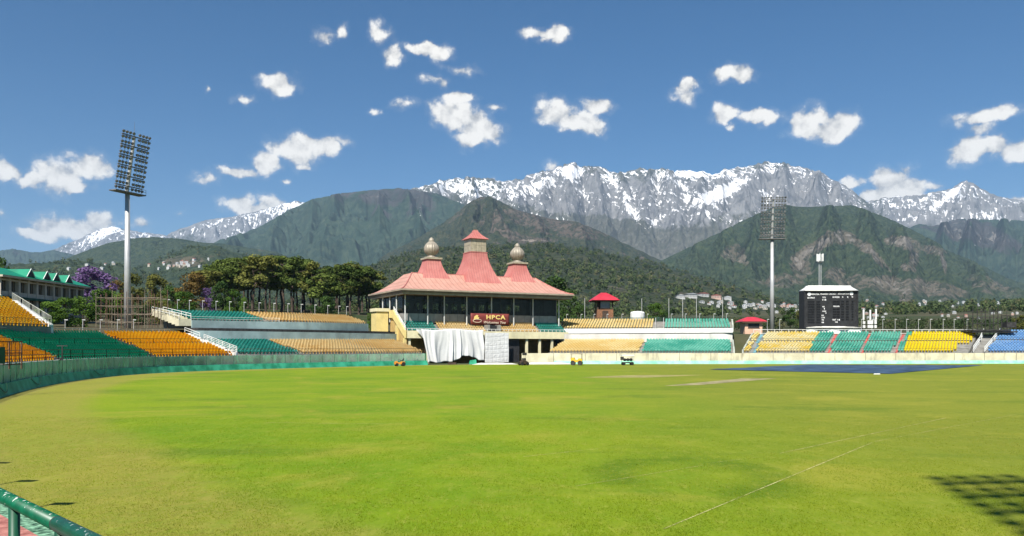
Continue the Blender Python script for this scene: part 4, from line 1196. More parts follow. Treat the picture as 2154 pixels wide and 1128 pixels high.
m_yellow = mat('yellow_plaster', (0.74, 0.60, 0.24), 0.85, 0.08, 0.5, dirt=0.12)
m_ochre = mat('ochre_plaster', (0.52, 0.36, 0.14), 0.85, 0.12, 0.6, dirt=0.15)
m_cream = mat('cream_plaster', (0.72, 0.66, 0.42), 0.85, 0.08, 0.5, dirt=0.18)
m_dado = mat('grey_cladding_panel', (0.30, 0.29, 0.275), 0.6, 0.1, 1.2)
m_frame = mat('dark_window_frame', (0.03, 0.03, 0.032), 0.5, 0.2, 2.0)
m_col = mat('pale_steel_column', (0.55, 0.55, 0.53), 0.5, 0.1, 1.0)
m_dome = mat('silver_dome_sheet', (0.33, 0.29, 0.23), 0.5, 0.14, 1.0, metal=0.15, dirt=0.3)
m_lantern = mat('lantern_panel', (0.46, 0.40, 0.28), 0.35, 0.12, 1.5, metal=0.2)
m_inside = mat('dim_interior', (0.30, 0.28, 0.26), 0.9, 0.2, 0.8)

def glass_mat(name, tint, trans):
    m = bpy.data.materials.new(name); m.use_nodes = True
    t = NT(m.node_tree); b = t.n['Principled BSDF']
    pos = t.add('ShaderNodeNewGeometry').outputs['Position']
    b.inputs['Base Color'].default_value = (*tint, 1); b.inputs['Roughness'].default_value = 0.04; b.inputs['Specular IOR Level'].default_value = 0.6
    bn = t.add('ShaderNodeBump'); bn.inputs['Strength'].default_value = 0.05; bn.inputs['Distance'].default_value = 0.05
    t.l.new(t.noise(pos, 0.5, 2), bn.inputs['Height']); t.l.new(bn.outputs[0], b.inputs['Normal'])
    tb = t.add('ShaderNodeBsdfTransparent'); tb.inputs[0].default_value = (0.75, 0.80, 0.80, 1)
    ms = t.add('ShaderNodeMixShader'); ms.inputs[0].default_value = trans
    t.l.new(b.outputs[0], ms.inputs[1]); t.l.new(tb.outputs[0], ms.inputs[2]); t.l.new(ms.outputs[0], t.n['Material Output'].inputs[0])
    return m
m_glass = glass_mat('tinted_glass', (0.02, 0.025, 0.028), 0.72)

LX, LY = 38.8, 20.6
# roof: hipped, slightly flared, flat crown
rings = []
for k in range(7):
    f = k / 6
    z = 14.42 + 3.85 * f ** 1.4
    x0, x1, y0, y1 = 5.0 * f, LX - 5.0 * f, 8.0 * f, LY - 8.0 * f
    rings.append([(x0, y0, z), (x1, y0, z), (x1, y1, z), (x0, y1, z)])
roof = MB().rings(rings).build('roof', m_roof, pav)
# ridge cappings on the hips
for (cx, cy_, sx, sy) in ((0, 0, 1, 1), (LX, 0, -1, 1)):
    pts = [(cx + sx * 5.0 * k / 6, cy_ + sy * 8.0 * k / 6, 14.46 + 3.85 * (k / 6) ** 1.4) for k in range(7)]
    MB().tube(pts, 0.12, 6).build('ridge_capping', m_spire, roof)
MB().tube([(5, 8, 18.30), (LX - 5, 8, 18.30)], 0.10, 6).build('ridge_capping', m_spire, roof)
# stepped eaves
def rect_band(e, z0, z1):
    o_, i_ = e, e - 0.5
    def rc(a, z): return [(-a, -a, z), (LX + a, -a, z), (LX + a, LY + a, z), (-a, LY + a, z)]
    return MB().rings([rc(i_, z0), rc(o_, z0), rc(o_, z1), rc(i_, z1)], False, False)
rect_band(0.12, 14.12, 14.43).build('gutter', m_eave2, roof)
rect_band(-0.10, 13.78, 14.118).build('eave_board', m_eave, roof)
rect_band(-0.32, 13.42, 13.778).build('eave_board', m_eave2, roof)
MB().box(0.4, LX - 0.4, 0.4, LY - 0.4, 13.44, 13.60).build('soffit', m_soffit, roof)

# spires
def spire(cx, cyy, zb, half_b, zt, half_t, name='spire'):
    n = 9; rg = []
    for k in range(n):
        f = k / (n - 1)
        h = half_t + (half_b - half_t) * (1 - f) ** 1.55
        z = zb + (zt - zb) * f
        rg.append([(cx - h, cyy - h, z), (cx + h, cyy - h, z), (cx + h, cyy + h, z), (cx - h, cyy + h, z)])
    mb = MB().rings(rg)
    me = mb.mesh(name, m_spire); me.materials.append(m_spire_s)
    for p in me.polygons:
        if abs(p.normal.x) > abs(p.normal.y): p.material_index = 1
    return link(name, me, pav)
def dome(cx, cyy, z, r):
    d = empty('dome_finial', (cx, cyy, z), 0); d.parent = pav
    MB().box(-r * 1.08, r * 1.08, -r * 1.08, r * 1.08, -0.35, 0.0).build('plinth', m_lantern, d)
    MB().lathe([(r * 0.95, 0.0), (r * 0.95, 0.18), (r * 0.6, 0.24), (r * 0.55, 0.42)], n=20).build('neck', m_dome, d)
    prof = [(r * (0.55 + 0.47 * math.sin(PI * (0.08 + 0.80 * k / 10)) ** 0.8) if 0 < k < 10 else r * 0.5, 0.42 + 2 * r * 0.92 * k / 10) for k in range(11)]
    prof = [(r * max(0.28, math.sin(PI * (0.12 + 0.78 * k / 12)) ** 0.85), 0.42 + 1.85 * r * k / 12) for k in range(13)]
    MB().lathe(prof, n=72, rib=0.09, ribs=18).build('ribbed_ball', m_dome, d, smooth=True)
    zt = 0.42 + 1.85 * r
    MB().lathe([(r * 0.34, zt - 0.06), (r * 0.36, zt + 0.10), (r * 0.33, zt + 0.45), (r * 0.22, zt + 0.70), (r * 0.10, zt + 0.85), (0.02, zt + 0.92)], n=16).build('cap', m_dome, d, smooth=True)
    return d
spire(9.9, 9.4, 16.4, 3.55, 21.3, 1.45); dome(9.9, 9.4, 21.65, 1.62)
spire(30.1, 9.4, 16.4, 3.55, 21.3, 1.45); dome(30.1, 9.4, 21.65, 1.62)
spire(20.0, 9.6, 15.9, 4.7, 23.2, 1.9)
lan = empty('lantern', (20.0, 9.6, 23.2)); lan.parent = pav
MB().box(-1.98, 1.98, -1.98, 1.98, -0.02, 0.14).build('sill', m_spire, lan)
MB().box(-1.72, 1.72, -1.72, 1.72, 0.141, 2.9).build('core', m_inside, lan)
for sd in range(4):
    for i in range(3):
        for j in range(2):
            a = PI / 2 * sd; ca, sa = round(math.cos(a)), round(math.sin(a))
            x0 = -1.75 + i * 1.17; z0 = 0.2 + j * 1.35
            v = [(x0 + 0.04, -1.80, z0), (x0 + 1.13, -1.80, z0), (x0 + 1.13, -1.80, z0 + 1.30), (x0 + 0.04, -1.80, z0 + 1.30)]
            v2 = [(x, -1.73, z) for (x, y, z) in v]
            vv = [(x * ca - y * sa, x * sa + y * ca, z) for (x, y, z) in v + v2]
            MB().add(vv, [(0, 1, 2, 3), (4, 7, 6, 5), (0, 4, 5, 1), (1, 5, 6, 2), (2, 6, 7, 3), (3, 7, 4, 0)]).build('panel', m_lantern, lan)
rg = []
for k in range(7):
    f = k / 6; h = 0.42 + (2.25 - 0.42) * (1 - f) ** 1.5; z = 2.9 + 2.0 * f
    rg.append([(-h, -h, z), (h, -h, z), (h, h, z), (-h, h, z)])
MB().rings(rg).build('cap_roof', m_spire, lan)
MB().box(-0.36, 0.36, -0.36, 0.36, 4.9, 5.12).build('cap', m_eave, lan)

# upper floor: slab, dado, glazing, columns
GY = 4.0
MB().box(1.6, 37.0, GY, 18.4, 8.0, 8.2).build('floor_slab', m_inside, pav)
COLX = [1.75, 6.5, 10.05, 15.0, 20.6, 25.8, 30.4, 36.8]
for a, c in zip(COLX[:-1], COLX[1:]):
    nn = 3 if c - a > 4 else 2
    for i in range(nn):
        x0 = a + (c - a) * i / nn + 0.03; x1 = a + (c - a) * (i + 1) / nn - 0.03
        MB().box(x0, x1, GY - 0.06, GY + 0.10, 8.21, 9.85).build('dado_panel', m_dado, pav)
    nn = 2
    for i in range(nn):
        x0 = a + (c - a) * i / nn + 0.05; x1 = a + (c - a) * (i + 1) / nn - 0.05
        MB().box(x0, x1, GY, GY + 0.03, 9.95, 13.35).build('pane', m_glass, pav)
        if i: MB().box(a + (c - a) * i / nn - 0.05, a + (c - a) * i / nn + 0.05, GY - 0.05, GY + 0.07, 9.86, 13.43).build('mullion', m_frame, pav)
    MB().box(a, c - 0.001, GY - 0.08, GY + 0.09, 9.855, 9.945).build('window_sill', m_frame, pav)
for i in range(4):
    y0 = GY + 0.12 + i * 3.5
    MB().box(1.60, 1.76, y0, y0 + 3.46, 8.21, 9.85).build('dado_panel', m_dado, pav)
    MB().box(1.66, 1.69, y0 + 0.05, y0 + 3.42, 9.95, 13.35).build('pane', m_glass, pav)
    MB().box(1.60, 1.75, y0 + 3.42, y0 + 3.5, 9.86, 13.43).build('mullion', m_frame, pav)
    MB().box(36.86, 37.0, y0, y0 + 3.46, 8.21, 13.43).build('side_wall', m_dado, pav)
# back wall with a strip of high windows that let the daylight show through
MB().box(1.6, 37.0, 18.2, 18.4, 8.21, 11.3).build('rear_wall', m_inside, pav)
MB().box(1.6, 37.0, 18.2, 18.4, 12.75, 13.43).build('rear_lintel', m_inside, pav)
for i in range(16):
    x0 = 1.6 + i * 2.25
    MB().box(x0, x0 + (0.9 if i % 3 else 1.7), 18.2, 18.4, 11.301, 12.749).build('rear_pier', m_inside, pav)
for i in range(24):
    x0 = 8.2 + i * 0.95
    if i % 7 == 6: continue
    MB().lathe([(0.20, 0), (0.30, 0.3), (0.30, 1.0), (0.22, 1.15), (0.12, 1.18)], (x0, 10.0 + 0.2 * (i % 3), 9.9), 8).build('lounge_chair', m_frame, pav)
for x in COLX:
    MB().cyl((x, 2.9, 7.6), (x, 2.9, 13.44), 0.13, 0.13, 10).build('column', m_col, pav)
for y in (5.5, 9.5, 14.0):
    MB().cyl((0.9, y, 8.2), (0.9, y, 13.44), 0.13, 0.13, 10).build('column', m_col, pav)

# balcony terrace with its own seats
NB = 5
for r in range(NB):
    y0 = 0.55 + r * 0.64
    MB().box(1.3, 37.5, y0, y0 + 0.639 if r < NB - 1 else GY - 0.07, 5.6, 6.1 + r * 0.40).build('terrace_step', m_conc, pav)
MB().box(1.2, 37.6, 0.25, 0.549, 4.90, 6.35).build('balcony_fascia', m_cream, pav)
MB().box(1.2, 37.6, 0.55, 6.0, 5.1, 5.598).build('balcony_slab', m_cream, pav)
nseat = 0
for r in range(NB):
    for x in np.arange(1.9, 37.2, 0.56):
        if 18.6 < x < 21.6 and r < 3: continue
        if 15.5 < x < 24.6 and r >= 3: continue
        if abs(x - 7.9) < 0.35 or abs(x - 31.0) < 0.35: continue
        m = S_TEAL if x < 7.9 or x > 31.0 else S_TAN
        link('seat', seat_mesh(m), pav, (float(x), 0.55 + r * 0.64 + 0.34, 6.1 + r * 0.40), (0, 0, random.gauss(0, 0.03)))
        nseat += 1
rail_part([(1.3, 0.4, 6.35), (37.5, 0.4, 6.35)], m_white, pav, (0, 0, 0), 0.45, (1.0,), 0.95, 0.04, 'balcony_rail')
# central stair opening
MB().box(18.7, 19.1, 0.55, 2.6, 6.0, 7.7).build('stair_cheek', m_conc, pav)
MB().box(21.2, 21.6, 0.55, 2.6, 6.0, 7.7).build('stair_cheek', m_conc, pav)
MB().box(19.1, 21.2, 1.6, 2.4, 6.15, 7.6).build('stair_opening', m_frame, pav)

# left flank: bright end block, sloping parapet over pillars and ochre recesses
MB().box(-1.9, 0.55, 9.6, 13.0, 0.0, 10.35).build('end_block', m_yellow, pav)
MB().box(-2.15, 0.80, 9.35, 13.25, 10.352, 11.0).build('end_block_cap', m_cream, pav)
MB().prism([(0.1, 4.9), (0.1, 6.45), (7.0, 10.6), (9.34, 10.6), (9.34, 9.1), (7.2, 9.0)], 'x', 0.62, 0.98).build('stair_parapet', m_yellow, pav)
rail_part([(0.8, 0.15, 6.47), (0.8, 6.9, 10.5)], m_white, pav, (0, 0, 0), 0.75, (1.0, 0.5), 0.9, 0.05, 'stair_rail')
for (y, zt) in ((0.25, 4.95), (4.6, 7.45)):
    MB().box(0.55, 0.985, y, y + 0.65, 0.0, zt).build('stair_pillar', m_yellow, pav)
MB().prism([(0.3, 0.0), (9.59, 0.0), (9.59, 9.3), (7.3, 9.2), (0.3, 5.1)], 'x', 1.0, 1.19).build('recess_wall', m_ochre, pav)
for k, x in enumerate((1.6, 5.4, 27.5, 30.6, 33.6, 36.9)):
    MB().box(x, x + 0.45, 0.6, 1.05, 0.0, 5.09).build('pillar', m_cream, pav)
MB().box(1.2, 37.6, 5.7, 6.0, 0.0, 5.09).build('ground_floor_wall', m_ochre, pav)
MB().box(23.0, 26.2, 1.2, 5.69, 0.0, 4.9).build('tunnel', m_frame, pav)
MB().box(26.6, 37.5, 2.6, 2.64, 1.8, 4.6).build('screen_pane', m_glass, pav)
for x in (28.9, 31.9, 35.0): MB().box(x, x + 0.08, 2.5, 2.58, 1.8, 5.08).build('mullion', m_col, pav)

# banner
ban = empty('welcome_banner', PAV_O, PAV_A, 'dark red banner reading HPCA above the pavilion balcony', 'banner')
m_ban = mat('banner_red', (0.185, 0.035, 0.030), 0.7, 0.12, 0.8)
m_gold = mat('banner_gold_letter', (0.82, 0.60, 0.20), 0.6, 0.05)
m_pale = mat('banner_pale_letter', (0.70, 0.55, 0.42), 0.6, 0.05)
BX0, BX1, BZ0, BZ1, BYY = 15.6, 24.4, 7.75, 10.05, 2.30
V, F = [], []
for j in range(4):
    for i in range(21):
        V.append((BX0 + (BX1 - BX0) * i / 20, BYY + 0.04 * math.sin(i * 1.1 + j), BZ0 + (BZ1 - BZ0) * j / 3))
me = np_mesh('sheet', V, grid_faces(4, 21), [m_ban], smooth=True); sh = link('sheet', me, ban)
so = sh.modifiers.new('thick', 'SOLIDIFY'); so.thickness = 0.03
MB().box(BX0 - 0.06, BX1 + 0.06, BYY + 0.06, BYY + 0.12, BZ0 - 0.06, BZ0 + 0.04).build('frame_bar', m_frame, ban)
MB().box(BX0 - 0.06, BX1 + 0.06, BYY + 0.06, BYY + 0.12, BZ1 - 0.04, BZ1 + 0.06).build('frame_bar', m_frame, ban)
o = link('lettering', text_mesh('HPCA', 1.18, m_gold, 0.045, 0, 1.18, 0.02), ban, (21.2, BYY - 0.10, 9.28), (R(90), 0, 0), (1.28, 1, 1))
o = link('lettering', text_mesh('Welcomes You', 0.74, m_pale, 0.008, 0.35, 1.05, 0.02), ban, (20.9, BYY - 0.10, 8.24), (R(90), 0, 0), (1.05, 1, 1))
em = MB()
em.prism([(16.25, 8.75), (16.4, 9.4), (16.9, 9.75), (17.3, 9.6), (17.15, 9.35), (17.5, 9.15), (17.25, 8.8), (16.8, 8.95)], 'y', BYY - 0.10, BYY - 0.06)
em.build('emblem', m_gold, ban)
pts = [(17.05 + 0.95 * math.cos(a), BYY - 0.09, 8.52 + 0.32 * math.sin(a)) for a in np.linspace(0.1, 2 * PI - 0.4, 22)]
MB().tube(pts, 0.07, 6).build('emblem_ring', m_pale, ban)

# ------------------------------------------------------------------ white draped sheet and sight screen
m_sheet = mat('white_canvas', (0.66, 0.66, 0.64), 0.85, 0.06, 0.4, dirt=0.10)
sheet = empty('draped_sheet', PAV_O, PAV_A, 'large white canvas sheet hung in heavy folds over the pavilion balcony', 'sheet')
nx, nz = 90, 30; V = []
for i in range(nx + 1):
    u = i / nx; x = 3.9 + 13.2 * u
    topz = 6.62 - 0.12 * math.sin(u * 9)
    bot = 0.08 + 1.35 * math.exp(-(((u - 0.72) / 0.20) ** 2)) + 0.25 * max(0, math.sin(u * 23))
    if u > 0.93: bot = 0.5
    left_cut = 0
    for j in range(nz + 1):
        v = j / nz; z = bot + (topz - bot) * v
        amp = 0.42 * (1 - v) ** 0.6 + 0.05
        ph = u * 34 + 1.6 * math.sin(u * 11) + 0.8 * math.sin(v * 3 + u * 5)
        y = -0.25 - amp * (0.25 + 1.0 * (0.5 + 0.5 * math.sin(ph)) ** 2.2 + 0.35 * (0.5 + 0.5 * math.sin(ph * 2.7 + 2 * u)) ** 3) - 0.22 * (1 - v) * math.sin(u * 13 + 2 * v) - 0.10 * math.sin(ph * 2.3 + v * 4) * (1 - v)
        xx = x + 0.16 * math.sin(ph + 1.3) * (1 - v) + (1 - v) * 1.1 * (1 - u) ** 2 * (1 if v < 0.9 else 1)
        V.append((xx, y, z))
o = link('canvas', np_mesh('canvas', V, grid_faces(nx + 1, nz + 1), [m_sheet], smooth=True), sheet)
so = o.modifiers.new('thick', 'SOLIDIFY'); so.thickness = 0.02
V = [(2.9 + 2.6 * (i / 8), -0.2 - 0.1 * math.sin(i), 6.6 - 2.2 * (i / 8) * 0 - (1 - i / 8) * 0 - j / 4 * (0.2 + 2.6 * (i / 8))) for i in range(9) for j in range(5)]
o = link('corner_flap', np_mesh('corner_flap', V, grid_faces(9, 5), [m_sheet], smooth=True), sheet)
scr = empty('sight_screen', PAV_O, PAV_A, 'flat white sight screen quilted in squares beside the draped sheet', 'sight screen')
nx, nz = 66, 60; V = []
for i in range(nx + 1):
    for j in range(nz + 1):
        u, v = i / nx, j / nz; x = 17.35 + 5.3 * u; z = 0.12 + 5.95 * v
        gx = abs(((u * 6 + 0.12 * math.sin(v * 5)) % 1) - 0.5); gv = abs(((v * 7 + 0.15 * math.sin(u * 4 + 1)) % 1) - 0.5)
        seam = min(1, (0.5 - gx) * 9) * min(1, (0.5 - gv) * 9)
        ci, cj = int(u * 6 - 1e-6), int(v * 7 - 1e-6); ang = (ci * 37 + cj * 91) % 17 / 17 * PI
        wr = 0.045 * math.sin((math.cos(ang) * u * 46 + math.sin(ang) * v * 52) + ci * 1.3) * (0.5 - gx) * 2 * (0.5 - gv) * 2
        V.append((x, -0.85 - 0.05 * seam - wr * (0.4 + 0.6 * ((ci * 7 + cj * 5) % 4) / 3), z))
link('canvas', np_mesh('canvas', V, grid_faces(nx + 1, nz + 1), [m_sheet], smooth=True), scr)
for x in (17.35, 20.0, 22.6): MB().box(x, x + 0.08, -0.78, -0.70, 0, 6.05).build('frame_post', m_col, scr)
for z in (0.6, 3.0, 5.7): MB().box(17.3, 22.7, -0.69, -0.62, z, z + 0.08).build('frame_rail', m_col, scr)
m_cov = mat('white_ground_cover', (0.74, 0.73, 0.66), 0.8, 0.08, 0.6, bump=0.3, bscale=1.5)
def crumple(name, poly, z, amp, m, label, cat):
    p = np.array(poly, float); n = 16; nv = 5; V = []
    for i in range(n + 1):
        for j in range(nv + 1):
            u, v = i / n, j / nv
            q = (p[0] * (1 - u) + p[1] * u) * (1 - v) + (p[3] * (1 - u) + p[2] * u) * v
            edge = min(1, min(u, 1 - u) * 6) * math.sin(PI * min(max(v, 0), 1)) ** 0.5 if 0 < v < 1 else 0
            V.append((q[0], q[1] + 0.3 * math.sin(u * 17 + v), z + amp * edge * (0.4 + 0.6 * float(vnoise(np.array([u * 9.0]), np.array([v * 3.0]), 3)[0]))))
    o = link(name, np_mesh(name, V, grid_faces(n + 1, nv + 1), [m], smooth=True)); tag(o, label, cat)
    return o
crumple('ground_cover', [(-7.2, 145.0), (1.0, 147.6), (1.0, 149.2), (-7.2, 147.4)], 0.03, 0.35, m_cov, 'white sheet lying crumpled on the grass below the sight screen', 'sheet')
crumple('ground_cover', [(2.0, 147.6), (11.0, 148.6), (11.0, 150.2), (2.0, 149.0)], 0.03, 0.40, m_cov, 'white sheet lying folded along the foot of the cream wall', 'sheet')

# ------------------------------------------------------------------ copying things with their parts
def copy_tree(o, parent=None):
    c = o.copy(); COL.objects.link(c); c.parent = parent
    for ch in list(o.children): copy_tree(ch, c)
    return c

# ------------------------------------------------------------------ floodlight towers
m_pole = mat('galvanised_pole', (0.52, 0.52, 0.51), 0.45, 0.08, 0.4, metal=0.35)
m_lamp = mat('lamp_housing', (0.10, 0.105, 0.11), 0.5, 0.2, 2.0)
m_lens = mat('lamp_lens', (0.22, 0.23, 0.24), 0.2, 0.05, 2.0)
m_gant = mat('gantry_steel', (0.15, 0.145, 0.14), 0.6, 0.2, 1.0)
lamp_me = MB().lathe([(0.05, -0.26), (0.18, -0.20), (0.245, 0.0), (0.26, 0.05), (0.235, 0.05)], n=10).mesh('lamp', m_lamp, True)
lens_me = MB().lathe([(0.23, 0.052), (0.22, 0.064), (0.02, 0.072)], n=10).mesh('lens', m_lens)
def tower(loc, face, label, ground):
    """face: direction the lamp panel looks towards (x, y)"""
    rz = math.atan2(face[1], face[0]) + PI / 2          # local -Y looks along face
    t_ = empty('floodlight_tower', (loc[0], loc[1], ground), rz, label, 'floodlight', 'floodlight towers')
    H = 28.5 - ground                             # height of the platform
    MB().cyl((0, 0, -0.5), (0, 0, H), 0.58, 0.36, 16, True).build('pole', m_pole, t_, True)
    MB().lathe([(1.1, 0), (1.1, 0.12), (0.86, 0.14), (0.86, 0.4)], n=16).build('base_flange', m_gant, t_)
    MB().box(-3.0, 3.0, -0.9, 0.7, H - 0.05, H + 0.12).build('platform', m_gant, t_)
    rail_part([(-3.0, -0.85, H + 0.12), (3.0, -0.85, H + 0.12)], m_gant, t_, (0, 0, 0), 0.8, (1.0, 0.5), 0.9, 0.025, 'platform_rail')
    lean = R(11)
    def L(x, s, off=0.0):                                # point on the leaning panel, s metres up it
        return (x, -0.1 - math.sin(lean) * s - off * math.cos(lean), H + math.cos(lean) * s - off * math.sin(lean))
    MB().cyl(L(0, 0, -0.3), L(0, 9.3, -0.3), 0.32, 0.22, 10).build('spine', m_pole, t_)
    for k in range(6):
        s = 1.1 + k * 1.62
        MB().beam(L(-2.7, s), L(2.7, s), 0.22, 0.14).build('crossbar', m_gant, t_)
        if k:
            for x in (-2.55, -1.8, 1.8, 2.55, -1.1, 1.1):
                MB().beam(L(x, s - 1.62), L(x, s), 0.04).build('strut', m_gant, t_)
        for side in (-0.40, 0.42):
            if k == 0 and side < 0: pass
            for x in (-2.6, -1.95, -1.3, -0.62, 0.62, 1.3, 1.95, 2.6):
                la = link('lamp', lamp_me, t_, L(x, s + side, 0.22), (R(90) + lean + R(20) + random.gauss(0, 0.08), 0, random.gauss(0, 0.12)))
                link('lens', lens_me, la)
    MB().cyl(L(0, 9.3, -0.3), (L(0, 9.3, -0.3)[0], L(0, 9.3, -0.3)[1], H + 11.6), 0.04, 0.015, 5).build('lightning_rod', m_gant, t_)
    return t_
tower((GX(268, 133), 133), (0.92, -0.39), 'tall floodlight tower on the left, its lamp panel leaning towards the field', gzs(GX(268, 133), 133) - 1.0)
tower((GX(1624, 190), 190), (-0.12, -0.99), 'tall floodlight tower left of the scoreboard, panel facing straight out', gzs(GX(1624, 190), 190) - 1.0)
tower((2.1, -14.4), (-0.15, 0.99), 'near floodlight tower whose lamp panel shadows the grass', 6.0)

# ------------------------------------------------------------------ scoreboard
SBY = 184.0
sb = empty('scoreboard', (GX(1748, SBY), SBY, 0), R(1.0), 'large black manual scoreboard with white letters and curved white roof', 'scoreboard')
m_black = mat('scoreboard_black', (0.022, 0.023, 0.024), 0.7, 0.2, 1.0)
m_slot = mat('scoreboard_slot', (0.006, 0.006, 0.007), 0.5, 0.2, 1.0)
m_letter = mat('white_letter', (0.80, 0.80, 0.78), 0.6, 0.04)
sz = lambda py: GZ(py, SBY)
sw = lambda px: (px - 1748) / FPX * SBY
MB().box(sw(1692), sw(1804), 0, 3.0, 4.0, sz(611)).build('board', m_black, sb)
for x in (sw(1692), sw(1804)):
    MB().box(x - 0.12, x + 0.12, -0.25, 3.1, 4.0, sz(611)).build('side_fin', m_frame, sb)
rg = []
for k in range(6):
    f = k / 5; z = sz(612) + 1.25 * f ** 0.8; ex = 1.35 * (1 - f) ** 1.8; ey = 1.2 * (1 - f) ** 1.6
    rg.append([(sw(1703) - ex, 0.6 - ey, z), (sw(1792) + ex, 0.6 - ey, z), (sw(1792) + ex, 2.6 + ey, z), (sw(1703) - ex, 2.6 + ey, z)])
MB().rings(rg).build('roof', m_white, sb, True)
def slot(px0, px1, py0, py1):
    MB().box(sw(px0), sw(px1), -0.035, 0.02, sz(py1), sz(py0)).build('name_slot', m_slot, sb)
for r in range(9):
    y = 633.5 + r * 5.4
    slot(1698.5, 1713, y, y + 3.4); slot(1717, 1725.5, y, y + 3.4)
    if r < 8:
        slot(1751.5, 1758.8, y - 0.5, y + 2.8); slot(1759.6, 1766.5, y - 0.5, y + 2.8)
        for px in (1769.5, 1779.5, 1791.5): slot(px, px + 6 - (2 if px > 1790 else 0), y - 0.5, y + 2.8)
def word(s, px, py, hpx, wpx, bold=0.02):
    me = text_mesh(s, 1.0, m_letter, bold, 0, 1.05, 0.02)
    xs = [v.co.x for v in me.vertices]; ys = [v.co.y for v in me.vertices]
    kx = (wpx / FPX * SBY) / (max(xs) - min(xs)); ky = (hpx / FPX * SBY) / (max(ys) - min(ys))
    return link('lettering', me, sb, (sw(px) - (max(xs) + min(xs)) / 2 * kx, -0.06, sz(py) - (max(ys) + min(ys)) / 2 * ky), (R(90), 0, 0), (kx, ky, 1))
word('HIMACHAL', 1714.5, 619.2, 3.2, 18); word('PRADESH', 1733.3, 618.8, 3.2, 16); word('CRICKET', 1751.2, 618.6, 3.2, 16); word('ASSOCIATION', 1774, 618.2, 3.0, 24)
word('BATSMAN', 1705.7, 626.8, 3.2, 15.2); word('TOTAL', 1733.2, 626.0, 3.2, 7.6); word('118', 1733.5, 631.0, 3.4, 8); word('BOWLERS', 1758.6, 625.4, 3.2, 14.6)
word('O', 1772.5, 625.2, 3.2, 2.6); word('R', 1783.5, 625.2, 3.2, 2.6); word('W', 1793, 625.0, 3.2, 3.2)
word('WKT', 1732, 645.6, 3.0, 5.2); word('1', 1733.8, 649.6, 3.2, 1.5); word('FIELDER', 1759.3, 644.7, 2.6, 13.2); word('OVERS', 1733.5, 655.1, 2.8, 8); word('5', 1737, 658.8, 2.8, 2)
word('BYE', 1730.3, 664, 2.8, 4.6); word('L BYE', 1731.3, 668.4, 2.8, 7); word('WD', 1730.4, 673.2, 3.0, 4.6); word('NB', 1730.4, 678.4, 3.0, 4.6)
word('TEST', 1754.6, 673, 3.2, 8.4); word('0', 1762.4, 673, 3.2, 2.2); word('1', 1765.6, 673, 3.2, 1.6); word('TOSS', 1759, 677.8, 2.8, 6)
for px in (1701.8, 1791.3):
    o = MB().lathe([(0.42, 0), (0.42, 0.03), (0.30, 0.05)], n=20).build('emblem', m_letter, sb)
    o.location = (sw(px), -0.03, sz(619 if px < 1750 else 617.6)); o.rotation_euler = (R(90), 0, 0)
o = crumple('scoreboard_cover', [(sw(1686) + sb.location.x, SBY - 2.6), (sw(1808) + sb.location.x, SBY - 2.6), (sw(1803) + sb.location.x, SBY - 0.4), (sw(1692) + sb.location.x, SBY - 0.4)], 7.55, 0.35, m_cov, 'white canvas cover heaped along the foot of the scoreboard', 'cover')
V = [(sw(1686 + (1808 - 1686) * i / 20) + sb.location.x + (0.4 if j else 0) * (1 if i < 10 else -1), SBY - 2.6 + (0.9 if j else 0) + 0.12 * math.sin(i * 1.9), 5.2 + j * 2.4 + 0.1 * math.sin(i * 1.3)) for i in range(21) for j in range(2)]
link('hanging_edge', np_mesh('hanging_edge', V, grid_faces(21, 2), [m_cov], smooth=True), o)

# ------------------------------------------------------------------ telephone mast behind the scoreboard
MY = 240.0; mz = gzs(GX(1725, MY), MY)
ma = empty('phone_mast', (GX(1725, MY), MY, mz), 0, 'slim grey phone mast with white antenna panels behind the scoreboard', 'mast')
zt = GZ(530, MY) - mz
for dx in (-0.28, 0.28): MB().cyl((dx, 0, 0), (dx, 0, zt - 3.0), 0.12, 0.12, 8).build('pole', m_pole, ma)
MB().cyl((0, 0, zt - 3.4), (0, 0, zt), 0.06, 0.05, 6).build('top_pole', m_pole, ma)
MB().lathe([(0.8, zt - 3.2), (0.8, zt - 3.05)], n=12).build('ring_platform', m_gant, ma)
for k in range(5):
    a = PI * 2 * k / 5 + 0.5
    MB().box(math.cos(a) * 0.85 - 0.17, math.cos(a) * 0.85 + 0.17, math.sin(a) * 0.85 - 0.1, math.sin(a) * 0.85 + 0.1, zt - 2.8, zt - 0.6).build('antenna_panel', m_white, ma)
# three short antennas right of the scoreboard
for i, (px, py0, py1) in enumerate(((1816, 652, 692), (1829, 652, 692), (1840, 650, 692))):
    Y = 186
    a_ = empty('antenna', (GX(px, Y), Y, GZ(py1, Y)), 0, ('white antenna pole nearest the scoreboard', 'white antenna pole with square cabinet right of the scoreboard', 'leaning white antenna pole farthest right of the scoreboard')[i], 'antenna')
    hgt = GZ(py0, Y) - GZ(py1, Y)
    MB().cyl((0, 0, 0), (0.12 * i, 0, hgt), 0.07, 0.06, 6).build('pole', m_white, a_)
    MB().box(0.12 * i - 0.17, 0.12 * i + 0.17, -0.2, 0.08, hgt * 0.48, hgt).build('panel', m_white, a_)
    for k in range(2): MB().box(-0.25 - 0.35 * (i == 1), 0.25 + 0.35 * (i == 1), -0.5, -0.1, 0.2 + k * 0.9, 0.85 + k * (0.9 + 0.2 * i)).build('cabinet', m_white, a_)

